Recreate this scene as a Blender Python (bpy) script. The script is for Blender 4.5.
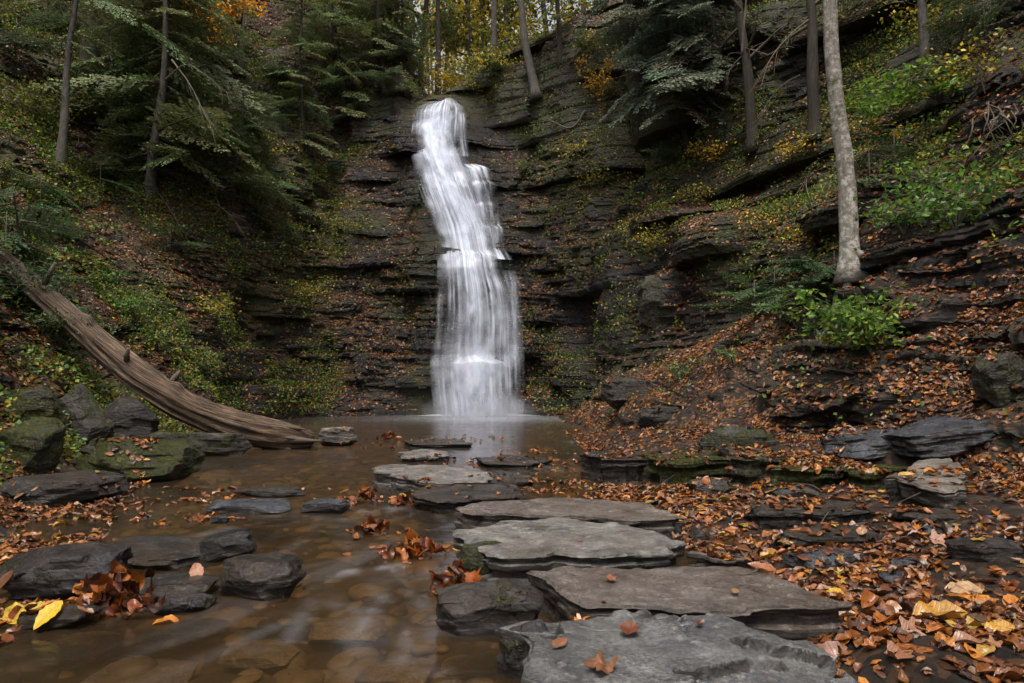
import bpy, math, random
import numpy as np
from mathutils import Vector
from mathutils.bvhtree import BVHTree

R = math.radians
SC = bpy.context.scene
COL = SC.collection
for o in list(bpy.data.objects):
    bpy.data.objects.remove(o)

# ------------------------------------------------------------------ camera, sky, sun, exposure
F, CX, CY, HZ = 683.0, 512.0, 341.5, 381.0
PITCH = math.atan((HZ - CY) / F)
CAM = np.array([0.0, 0.0, 1.0])
cam_d = bpy.data.cameras.new('camera')
cam = bpy.data.objects.new('camera', cam_d)
COL.objects.link(cam)
cam.location = CAM
cam.rotation_euler = (math.pi / 2 + PITCH, 0, 0)
cam_d.sensor_width = 36.0
cam_d.lens = F / 1024 * 36.0
cam_d.clip_start = 0.05
cam_d.clip_end = 2000
SC.camera = cam

SUN_EL, SUN_AZ = R(68), R(188)      # azimuth clockwise from +Y: bright cloud nearly overhead
world = bpy.data.worlds.new('World')
SC.world = world
world.use_nodes = True
wn = world.node_tree
bg = wn.nodes['Background']
sky = wn.nodes.new('ShaderNodeTexSky')
sky.sky_type = 'NISHITA'
sky.sun_disc = False
sky.sun_elevation = SUN_EL
sky.sun_rotation = SUN_AZ
sky.dust_density = 4.0
sky.air_density = 1.0
hs = wn.nodes.new('ShaderNodeHueSaturation')
hs.inputs['Saturation'].default_value = 0.30
wn.links.new(sky.outputs[0], hs.inputs['Color'])
wn.links.new(hs.outputs[0], bg.inputs[0])
bg.inputs[1].default_value = 0.12

sd = bpy.data.lights.new('sun', 'SUN')
sd.energy = 1.6
sd.angle = R(28)
sd.color = (1.0, 0.89, 0.76)
sun = bpy.data.objects.new('sun', sd)
COL.objects.link(sun)
sv = Vector((math.sin(SUN_AZ) * math.cos(SUN_EL), math.cos(SUN_AZ) * math.cos(SUN_EL), math.sin(SUN_EL)))
sun.rotation_euler = sv.to_track_quat('Z', 'Y').to_euler()

SC.render.engine = 'CYCLES'
SC.view_settings.view_transform = 'Standard'
SC.view_settings.look = 'None'
SC.view_settings.gamma = 1.0
SC.view_settings.exposure = 0.95
SC.cycles.max_bounces = 6
SC.cycles.diffuse_bounces = 3
SC.cycles.glossy_bounces = 2
SC.cycles.transmission_bounces = 3
SC.cycles.transparent_max_bounces = 16
SC.cycles.use_denoising = True
SC.cycles.caustics_reflective = False
SC.cycles.caustics_refractive = False

rng = np.random.default_rng(7)
random.seed(7)


# ------------------------------------------------------------------ maths helpers
def P(px, py, Y):
    """world point seen at pixel (px, py) at world depth Y"""
    v = (CY - py) / F
    u = (px - CX) / F
    dy = math.cos(PITCH) - math.sin(PITCH) * v
    dz = math.sin(PITCH) + math.cos(PITCH) * v
    k = Y / dy
    return np.array([u * k, Y, 1.0 + dz * k])


def PZ(px, py, z):
    """world point at pixel (px, py) on the level z"""
    v = (CY - py) / F
    u = (px - CX) / F
    dy = math.cos(PITCH) - math.sin(PITCH) * v
    dz = math.sin(PITCH) + math.cos(PITCH) * v
    k = (z - 1.0) / dz
    return np.array([u * k, dy * k, z])


def hsh(ix, iy, iz, seed=0):
    with np.errstate(over='ignore'):
        h = (ix.astype(np.int64).astype(np.uint32) * np.uint32(374761393)
             + iy.astype(np.int64).astype(np.uint32) * np.uint32(668265263)
             + iz.astype(np.int64).astype(np.uint32) * np.uint32(2147483647)
             + np.uint32((seed * 974634777 + 12345) & 0xffffffff))
        h = (h ^ (h >> np.uint32(13))) * np.uint32(1274126177)
        h = (h ^ (h >> np.uint32(15))) * np.uint32(2246822519)
        h = h ^ (h >> np.uint32(16))
    return h.astype(np.float64) / 4294967295.0


def vn(x, y, z, seed=0):
    """value noise in 0..1"""
    x, y, z = np.broadcast_arrays(np.asarray(x, float), np.asarray(y, float), np.asarray(z, float))
    ix, iy, iz = np.floor(x), np.floor(y), np.floor(z)
    fx, fy, fz = x - ix, y - iy, z - iz
    fx = fx * fx * (3 - 2 * fx); fy = fy * fy * (3 - 2 * fy); fz = fz * fz * (3 - 2 * fz)
    r = 0
    for a in (0, 1):
        for b in (0, 1):
            for c in (0, 1):
                w = (fx if a else 1 - fx) * (fy if b else 1 - fy) * (fz if c else 1 - fz)
                r = r + w * hsh(ix + a, iy + b, iz + c, seed)
    return r


def fbm(x, y, z, oct=4, seed=0):
    r, a, s = 0, 1.0, 0
    for i in range(oct):
        r = r + a * vn(np.asarray(x) * 2 ** i, np.asarray(y) * 2 ** i, np.asarray(z) * 2 ** i, seed + i * 7)
        s += a; a *= 0.5
    return r / s


def sst(x, a, b):
    t = np.clip((x - a) / (b - a), 0, 1)
    return t * t * (3 - 2 * t)


def unit(v):
    return v / np.maximum(np.linalg.norm(v, axis=-1, keepdims=True), 1e-9)


# ------------------------------------------------------------------ mesh helpers
def np_mesh(name, V, Fc, mat=None, attrs=None, smooth=True):
    """V (n,3); Fc = (m,k) array of one polygon size, or a list of such arrays"""
    V = np.asarray(V, np.float32)
    Fl = Fc if isinstance(Fc, list) else [Fc]
    Fl = [np.asarray(f, np.int32) for f in Fl if len(f)]
    me = bpy.data.meshes.new(name)
    me.vertices.add(len(V))
    me.vertices.foreach_set('co', V.ravel())
    nl = sum(f.size for f in Fl); nf = sum(len(f) for f in Fl)
    me.loops.add(nl)
    me.loops.foreach_set('vertex_index', np.concatenate([f.ravel() for f in Fl]))
    tot = np.concatenate([np.full(len(f), f.shape[1], np.int32) for f in Fl])
    st = np.concatenate([[0], np.cumsum(tot)[:-1]]).astype(np.int32)
    me.polygons.add(nf)
    me.polygons.foreach_set('loop_start', st)
    me.polygons.foreach_set('loop_total', tot)
    me.polygons.foreach_set('use_smooth', np.full(nf, smooth))
    for k, a in (attrs or {}).items():
        a = np.asarray(a, np.float32)
        if a.ndim == 1:
            at = me.attributes.new(k, 'FLOAT', 'POINT')
            at.data.foreach_set('value', a)
        else:
            if a.shape[1] == 3:
                a = np.concatenate([a, np.ones((len(a), 1), np.float32)], 1)
            at = me.attributes.new(k, 'FLOAT_COLOR', 'POINT')
            at.data.foreach_set('color', a.ravel())
    me.update(calc_edges=True)
    if mat:
        me.materials.append(mat)
    return me


def link(name, me, parent=None):
    o = bpy.data.objects.new(name, me)
    COL.objects.link(o)
    if parent:
        o.parent = parent
    return o


def tag(o, label=None, cat=None, group=None, kind=None):
    if label: o['label'] = label
    if cat: o['category'] = cat
    if group: o['group'] = group
    if kind: o['kind'] = kind
    return o


def empty(name, loc, rz=0.0):
    o = bpy.data.objects.new(name, None)
    COL.objects.link(o)
    o.location = [float(a) for a in loc]
    o.rotation_euler = (0, 0, rz)
    o.empty_display_size = 0.1
    return o


def grid_faces(nu, nv, wrap=False):
    a = np.arange(nu * nv).reshape(nu, nv)
    if wrap:
        a = np.concatenate([a, a[:1]], 0)
    return np.stack([a[:-1, :-1], a[1:, :-1], a[1:, 1:], a[:-1, 1:]], -1).reshape(-1, 4)


class Acc:
    """collects verts, quads and tris and per-vertex colour"""
    def __init__(s): s.V = []; s.Q = []; s.T = []; s.C = []; s.n = 0
    def add(s, V, Q=None, T=None, C=None):
        V = np.asarray(V, float).reshape(-1, 3)
        if Q is not None: s.Q.append(np.asarray(Q) + s.n)
        if T is not None: s.T.append(np.asarray(T) + s.n)
        s.V.append(V)
        c = np.asarray(C if C is not None else (1, 1, 1), float)
        if c.ndim == 1: c = np.tile(c, (len(V), 1))
        s.C.append(c)
        s.n += len(V)
    def mesh(s, name, mat, smooth=True, off=(0, 0, 0)):
        F_ = []
        if s.Q: F_.append(np.concatenate(s.Q))
        if s.T: F_.append(np.concatenate(s.T))
        return np_mesh(name, np.concatenate(s.V) - np.asarray(off), F_, mat, {'tint': np.concatenate(s.C)}, smooth)


def tube(acc, pts, rad, n=8, rough=0.0, seed=0, C=None, cap=True):
    pts = np.asarray(pts, float)
    m = len(pts)
    rad = np.broadcast_to(np.asarray(rad, float), (m,))
    T = np.gradient(pts, axis=0)
    T = unit(T)
    ref = np.array([0.0, 0.0, 1.0]) if abs(T[:, 2]).mean() < 0.8 else np.array([1.0, 0.0, 0.0])
    A = unit(np.cross(T, ref)); B = np.cross(T, A)
    th = np.linspace(0, 2 * math.pi, n, endpoint=False)
    ring = A[:, None] * np.cos(th)[None, :, None] + B[:, None] * np.sin(th)[None, :, None]
    r = rad[:, None] * np.ones(n)[None]
    V = pts[:, None] + ring * r[..., None]
    if rough:
        k = fbm(V[..., 0] / (rad.mean() * 1.6), V[..., 1] / (rad.mean() * 1.6), V[..., 2] / (rad.mean() * 3), 3, seed) - 0.5
        V = pts[:, None] + ring * (r * (1 + rough * k))[..., None]
    V = V.reshape(-1, 3)
    a = np.arange(m * n).reshape(m, n)
    b = np.roll(a, -1, 1)
    Q = np.stack([a[:-1], b[:-1], b[1:], a[1:]], -1).reshape(-1, 4)
    T_ = None
    if cap:
        V = np.concatenate([V, pts[:1], pts[-1:]])
        i0, i1 = m * n, m * n + 1
        T_ = np.concatenate([np.stack([b[0], a[0], np.full(n, i0)], -1), np.stack([a[-1], b[-1], np.full(n, i1)], -1)])
    acc.add(V, Q, T_, C)


def spline(pts, n):
    """Catmull-Rom through pts, n samples"""
    p = np.asarray(pts, float)
    p = np.concatenate([[2 * p[0] - p[1]], p, [2 * p[-1] - p[-2]]])
    m = len(p) - 3
    t = np.linspace(0, m - 1e-6, n)
    i = np.floor(t).astype(int); f = (t - i)[:, None]
    a, b, c, d = p[i], p[i + 1], p[i + 2], p[i + 3]
    return 0.5 * ((2 * b) + (c - a) * f + (2 * a - 5 * b + 4 * c - d) * f ** 2 + (3 * b - a - 3 * c + d) * f ** 3)


# ------------------------------------------------------------------ materials
class NT:
    def __init__(s, name):
        s.m = bpy.data.materials.new(name); s.m.use_nodes = True
        s.t = s.m.node_tree; s.n = s.t.nodes; s.b = s.n['Principled BSDF']; s.out = s.n['Material Output']
    def node(s, kind, **kw):
        nd = s.n.new('ShaderNode' + kind)
        for k, v in kw.items():
            if k.startswith('i_'):
                key = k[2:]
                key = int(key) if key.isdigit() else key
                s.set(nd.inputs[key], v)
            else:
                setattr(nd, k, v)
        return nd
    def set(s, inp, v):
        if isinstance(v, bpy.types.NodeSocket): s.t.links.new(v, inp)
        else: inp.default_value = v
    def coords(s, scale=(1, 1, 1), world=True):
        if world:
            c = s.node('NewGeometry').outputs['Position']
        else:
            c = s.node('TexCoord').outputs['Object']
        mp = s.node('Mapping'); s.set(mp.inputs[0], c); mp.inputs['Scale'].default_value = scale
        return mp.outputs[0]
    def noise(s, vec, scale, detail=4, rough=0.6, dist=0.0):
        nd = s.node('TexNoise', i_Scale=scale, i_Detail=detail, i_Roughness=rough, i_Distortion=dist)
        s.set(nd.inputs['Vector'], vec); return nd
    def ramp(s, fac, stops):
        nd = s.node('ValToRGB'); cr = nd.color_ramp
        while len(cr.elements) < len(stops): cr.elements.new(0.5)
        for e, (p, c) in zip(cr.elements, stops):
            e.position = p; e.color = (*c, 1) if len(c) == 3 else c
        s.set(nd.inputs[0], fac); return nd.outputs[0]
    def mix(s, fac, a, b, mode='MIX'):
        nd = s.node('Mix', data_type='RGBA', blend_type=mode)
        s.set(nd.inputs[0], fac)
        for i, v in ((6, a), (7, b)):
            if isinstance(v, tuple) and len(v) == 3: v = (*v, 1)
            s.set(nd.inputs[i], v)
        return nd.outputs[2]
    def math(s, op, a, b=0.5, clamp=False):
        nd = s.node('Math', operation=op, use_clamp=clamp); s.set(nd.inputs[0], a); s.set(nd.inputs[1], b); return nd.outputs[0]
    def attr(s, name, out='Fac'):
        nd = s.node('Attribute', attribute_name=name); return nd.outputs[out]
    def bump(s, h, strength=0.5, dist=0.02, prev=None):
        nd = s.node('Bump', i_Strength=strength, i_Distance=dist); s.set(nd.inputs['Height'], h)
        if prev is not None: s.set(nd.inputs['Normal'], prev)
        s.set(s.b.inputs['Normal'], nd.outputs[0]); return nd.outputs[0]
    def base(s, c, rough=0.8, spec=0.5):
        if isinstance(c, tuple) and len(c) == 3: c = (*c, 1)
        s.set(s.b.inputs['Base Color'], c); s.set(s.b.inputs['Roughness'], rough)
        s.set(s.b.inputs['Specular IOR Level'], spec)


def mat_terrain():
    t = NT('gorge_ground')
    w = t.coords()
    lay = t.coords((0.6, 0.6, 7.0))
    n1 = t.noise(lay, 2.2, 8, 0.7).outputs[0]
    rock = t.ramp(n1, [(0.34, (0.005, 0.005, 0.005)), (0.48, (0.015, 0.0135, 0.0125)), (0.60, (0.026, 0.024, 0.022)), (0.72, (0.056, 0.054, 0.052))])
    big = t.noise(w, 0.55, 3).outputs[0]
    rock = t.mix(t.math('MULTIPLY', big, 0.45), rock, (0.032, 0.026, 0.013))
    fine = t.noise(w, 42, 5, 0.7).outputs[0]
    vor = t.node('TexVoronoi', i_Scale=19.0, i_Randomness=1.0); t.set(vor.inputs['Vector'], t.coords((1, 1, 1.6)))
    sep = t.node('SeparateColor'); t.set(sep.inputs[0], vor.outputs['Color'])
    leaf = t.ramp(sep.outputs[0], [(0.0, (0.018, 0.012, 0.008)), (0.3, (0.05, 0.026, 0.013)), (0.6, (0.12, 0.05, 0.02)), (0.8, (0.2, 0.085, 0.03)), (1.0, (0.26, 0.15, 0.08))])
    soil = t.mix(t.math('GREATER_THAN', sep.outputs[1], 0.45), (0.026, 0.018, 0.012, 1), leaf)
    mossn = t.noise(w, 26, 5, 0.75).outputs[0]
    moss = t.ramp(mossn, [(0.36, (0.010, 0.013, 0.003)), (0.5, (0.040, 0.048, 0.009)), (0.66, (0.12, 0.125, 0.02))])
    rock = t.mix(t.math('MULTIPLY', t.attr('wet'), 0.95), rock, t.mix(1.0, rock, (0.20, 0.20, 0.225), 'MULTIPLY'))  # wet darkening plus deep shade by the fall, painted into the rock colour
    c = t.mix(t.attr('soil'), rock, soil)
    mm = t.math('MULTIPLY', t.attr('moss'), t.ramp(t.noise(w, 5, 5, 0.7).outputs[0], [(0.38, (0, 0, 0)), (0.58, (1, 1, 1))]))
    c = t.mix(mm, c, moss)
    rgh = t.ramp(t.noise(w, 3.0, 4).outputs[0], [(0.38, (0.22,) * 3), (0.62, (0.75,) * 3)])
    rg = t.mix(t.math('MAXIMUM', t.attr('soil'), mm), rgh, (0.85, 0.85, 0.85))
    rg = t.mix(t.math('MULTIPLY', t.attr('wet'), 0.8), rg, (0.25, 0.25, 0.25))
    t.base(c, rg, 0.5)
    b = t.bump(t.noise(t.coords((1, 1, 6)), 5, 8, 0.72).outputs[0], 0.9, 0.09)
    b = t.bump(fine, 0.6, 0.025, b)
    b = t.bump(vor.outputs['Distance'], 0.35, 0.02, b)
    return t.m


def mat_stone(name, dark, mid, lite, moss=0.0, wet=0.3, streak=4.0, world=True, tone=None):
    t = NT(name)
    w = t.coords((1, 1, 1))
    lay = t.coords((1, 1, streak))
    n1 = t.noise(lay, 4.5, 9, 0.68, 0.3).outputs[0]
    c = t.ramp(n1, [(0.34, dark), (0.5, mid), (0.66, lite)])
    sp = t.noise(w, 75, 4, 0.7).outputs[0]
    c = t.mix(0.55, c, t.ramp(sp, [(0.38, (0.35, 0.35, 0.35)), (0.62, (1.5, 1.5, 1.5))]), 'MULTIPLY')
    c = t.mix(t.ramp(t.noise(w, 14, 6, 0.75).outputs[0], [(0.56, (0,) * 3), (0.60, (.5,) * 3)]), c, tuple(min(1, 1.5 * q) for q in lite))
    pat = t.ramp(t.noise(w, 2.3, 5, 0.65, 0.5).outputs[0], [(0.42, (0, 0, 0)), (0.62, (1, 1, 1))])
    c = t.mix(t.math('MULTIPLY', pat, 0.45), c, tone or (0.10, 0.065, 0.04))
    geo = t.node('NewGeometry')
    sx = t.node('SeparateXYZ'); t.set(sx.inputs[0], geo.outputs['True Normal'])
    # painted shade: sheer faces of the stone are darkened in the colour
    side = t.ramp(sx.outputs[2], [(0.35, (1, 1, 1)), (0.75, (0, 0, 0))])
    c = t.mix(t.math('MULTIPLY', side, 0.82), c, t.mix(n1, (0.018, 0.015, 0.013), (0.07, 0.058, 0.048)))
    if moss > 0:
        mc = t.ramp(t.noise(w, 34, 6, 0.75).outputs[0], [(0.36, (0.008, 0.012, 0.003)), (0.5, (0.045, 0.055, 0.009)), (0.66, (0.17, 0.175, 0.028))])
        lo = 0.62 - 0.31 * moss
        mm = t.ramp(t.noise(w, 4.2, 6, 0.72).outputs[0], [(lo, (0, 0, 0)), (lo + 0.12, (1, 1, 1))])
        c = t.mix(mm, c, mc)
    wt = t.ramp(t.noise(w, 3.1, 4).outputs[0], [(0.42, (max(0.12, 0.36 - wet * .4),) * 3), (0.60, (0.60 - wet * 0.5,) * 3)])
    t.base(c, wt, 0.5)
    b = t.bump(t.noise(t.coords((1, 1, streak * 2)), 7, 9, 0.75, 0.2).outputs[0], 1.0, 0.07)
    b = t.bump(t.noise(w, 45, 6, 0.8).outputs[0], 0.8, 0.022, b)
    ch = t.node('TexVoronoi', i_Scale=11.0); t.set(ch.inputs['Vector'], t.mix(0.18, t.coords((1, 1, 2.2)), t.noise(w, 4, 4).outputs[1]))
    b = t.bump(ch.outputs['Distance'], 0.5, 0.03, b)
    if moss > 0: b = t.bump(t.math('MULTIPLY', mm, t.math('ADD', t.noise(w, 70, 4, 0.8).outputs[0], 0.6)), 0.9, 0.03, b)
    vr = t.node('TexVoronoi', i_Scale=2.2, feature='DISTANCE_TO_EDGE'); t.set(vr.inputs['Vector'], t.noise(w, 1.6, 3).outputs[1])
    t.bump(t.ramp(vr.outputs[0], [(0.0, (0,) * 3), (0.02, (1,) * 3)]), 0.35, 0.012, b)
    return t.m


def mat_tint(name, rough=0.5, spec=0.4, trans=0.0, nscale=30, var=0.5, bump=0.2, bd=0.004):
    """colour comes from the per-leaf tint attribute with fine mottling"""
    t = NT(name)
    a = t.attr('tint', 'Color')
    w = t.coords()
    n = t.noise(w, nscale, 4, 0.7).outputs[0]
    c = t.mix(var, a, t.ramp(n, [(0.3, (0.3, 0.3, 0.3)), (0.7, (1.5, 1.5, 1.5))]), 'MULTIPLY')
    t.base(c, rough, spec)
    if bump: t.bump(n, bump, bd)
    if trans:
        tr = t.node('BsdfTranslucent'); t.set(tr.inputs[0], c)
        mx = t.node('MixShader', i_0=trans); t.set(mx.inputs[1], t.b.outputs[0]); t.set(mx.inputs[2], tr.outputs[0])
        t.t.links.new(mx.outputs[0], t.out.inputs[0])
    return t.m


def mat_bark(name, dark, lite, mossy=0.0, stretch=0.12, scale=26, patch=None):
    t = NT(name)
    w = t.coords((1, 1, stretch))
    n = t.noise(w, scale, 7, 0.75).outputs[0]
    c = t.ramp(n, [(0.3, dark), (0.7, lite)])
    if patch:
        p = t.noise(t.coords((1, 1, 1.2)), 9, 6, 0.8).outputs[0]
        c = t.mix(t.ramp(p, [(0.5, (0, 0, 0)), (0.6, (1, 1, 1))]), c, patch)
    if mossy:
        g = t.noise(t.coords(), 3.5, 5, 0.7).outputs[0]
        c = t.mix(t.ramp(g, [(0.75 - 0.4 * mossy, (0, 0, 0)), (0.9 - 0.4 * mossy, (1, 1, 1))]), c, (0.045, 0.06, 0.012))
    t.base(c, 0.85, 0.3)
    t.bump(n, 0.9, 0.02)
    return t.m


M = {}
M['terrain'] = mat_terrain()
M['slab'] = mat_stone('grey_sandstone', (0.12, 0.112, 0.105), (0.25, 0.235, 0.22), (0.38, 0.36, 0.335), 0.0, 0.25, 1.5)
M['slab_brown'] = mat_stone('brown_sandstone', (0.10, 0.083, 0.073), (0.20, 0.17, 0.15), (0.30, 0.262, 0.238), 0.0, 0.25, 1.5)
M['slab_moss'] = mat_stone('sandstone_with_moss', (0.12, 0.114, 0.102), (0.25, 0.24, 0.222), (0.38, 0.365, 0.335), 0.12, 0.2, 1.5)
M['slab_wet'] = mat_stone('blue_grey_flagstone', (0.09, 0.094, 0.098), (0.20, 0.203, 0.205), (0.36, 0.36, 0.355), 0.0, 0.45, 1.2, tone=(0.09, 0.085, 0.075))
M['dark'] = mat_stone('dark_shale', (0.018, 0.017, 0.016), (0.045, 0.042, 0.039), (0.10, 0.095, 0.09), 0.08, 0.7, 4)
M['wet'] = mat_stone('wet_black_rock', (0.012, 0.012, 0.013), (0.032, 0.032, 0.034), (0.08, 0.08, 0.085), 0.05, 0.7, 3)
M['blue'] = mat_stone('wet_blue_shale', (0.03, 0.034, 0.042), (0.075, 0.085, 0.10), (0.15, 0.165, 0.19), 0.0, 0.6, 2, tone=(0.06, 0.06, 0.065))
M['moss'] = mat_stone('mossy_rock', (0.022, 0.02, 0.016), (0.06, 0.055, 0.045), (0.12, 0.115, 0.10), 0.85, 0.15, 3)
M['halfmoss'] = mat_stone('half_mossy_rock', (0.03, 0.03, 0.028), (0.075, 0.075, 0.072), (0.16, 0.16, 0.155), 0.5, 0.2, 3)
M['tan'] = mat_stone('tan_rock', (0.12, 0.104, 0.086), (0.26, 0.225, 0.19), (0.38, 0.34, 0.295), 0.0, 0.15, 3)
M['leaf'] = mat_tint('fallen_leaf_skin', 0.42, 0.5, 0.12, 55, 0.45, 0.3, 0.004)


def mat_leafd():
    """fallen leaf with midrib, side veins and blotches"""
    t = NT('veined_fallen_leaf')
    a = t.attr('tint', 'Color'); w = t.coords()
    c = t.mix(.5, a, t.ramp(t.noise(w, 60, 4, 0.7).outputs[0], [(0.3, (0.3, 0.3, 0.3)), (0.7, (1.5, 1.5, 1.5))]), 'MULTIPLY')
    c = t.mix(t.ramp(t.noise(w, 26, 3, 0.6).outputs[0], [(0.58, (0,) * 3), (0.72, (.6,) * 3)]), c, (0.03, 0.014, 0.008))
    sx = t.node('SeparateXYZ'); t.set(sx.inputs[0], t.attr('lv', 'Vector'))
    ay = t.math('ABSOLUTE', sx.outputs[1], 0)
    q = t.math('SINE', t.math('MULTIPLY', t.math('SUBTRACT', sx.outputs[0], t.math('MULTIPLY', ay, 0.8)), 62.0), 0)
    side = t.math('POWER', t.math('MAXIMUM', q, 0.0), 6.0)
    mid = t.math('LESS_THAN', ay, 0.014)
    v = t.math('MAXIMUM', t.math('MULTIPLY', side, 0.5), mid, True)
    c = t.mix(t.math('MULTIPLY', v, 0.55), c, t.mix(1.0, a, (0.4, 0.35, 0.35), 'MULTIPLY'))
    t.base(c, 0.27, 0.55)
    t.bump(t.math('ADD', v, t.math('MULTIPLY', t.noise(w, 60, 4).outputs[0], 0.8)), 0.5, 0.003)
    tr = t.node('BsdfTranslucent'); t.set(tr.inputs[0], c)
    mx = t.node('MixShader', i_0=.12); t.set(mx.inputs[1], t.b.outputs[0]); t.set(mx.inputs[2], tr.outputs[0])
    t.t.links.new(mx.outputs[0], t.out.inputs[0])
    return t.m


M['leafd'] = mat_leafd()
M['green'] = mat_tint('green_leaf', 0.5, 0.4, 0.35, 20, 0.25, 0.0)
M['needle'] = mat_tint('hemlock_needles', 0.6, 0.3, 0.2, 6, 0.45, 0.0)
M['bark_dark'] = mat_bark('dark_bark', (0.012, 0.010, 0.008), (0.06, 0.048, 0.037), 0.45)
M['bark_grey'] = mat_bark('grey_bark', (0.035, 0.032, 0.026), (0.15, 0.135, 0.115), 0.35, 0.35, 16)
M['bark_birch'] = mat_bark('pale_birch_bark', (0.06, 0.052, 0.04), (0.34, 0.31, 0.26), 0.45, .5, 17, (0.46, 0.44, 0.40))
M['twig'] = mat_bark('dead_twig_bark', (0.05, 0.04, 0.03), (0.17, 0.14, 0.11), 0.1)


def mat_log():
    t = NT('weathered_log_wood')
    u = t.attr('grain', 'Vector')
    mp = t.node('Mapping'); t.set(mp.inputs[0], u); mp.inputs['Scale'].default_value = (1.0, 9.0, 1)
    n = t.noise(mp.outputs[0], 3.2, 8, 0.7).outputs[0]
    c = t.ramp(n, [(0.36, (0.012, 0.008, 0.005)), (0.47, (0.06, 0.038, 0.023)), (0.57, (0.17, 0.11, 0.066)), (0.70, (0.36, 0.26, 0.17))])
    sx = t.node('SeparateXYZ'); t.set(sx.inputs[0], u)
    m = t.noise(t.coords(), 2.2, 5, 0.7).outputs[0]
    c = t.mix(t.math('MULTIPLY', t.ramp(m, [(0.45, (0, 0, 0)), (0.65, (1, 1, 1))]), t.ramp(t.math('MULTIPLY', sx.outputs[0], 0.2), [(0.2, (1, 1, 1)), (0.75, (0.0, 0.0, 0.0))])), c, (0.05, 0.052, 0.016))
    c = t.mix(t.ramp(t.math('MULTIPLY', sx.outputs[0], 0.2), [(0.3, (0.55,) * 3), (0.9, (0,) * 3)]), c, (0.07, 0.055, 0.042))
    t.base(c, 0.7, 0.4)
    t.bump(n, 1.0, 0.03)
    return t.m


M['log'] = mat_log()


# ------------------------------------------------------------------ the gorge: one control net swept round the fall
def X3(*a): return [np.array(p, float) for p in a]
def PX(*a): return [P(*p) for p in a]

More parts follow.
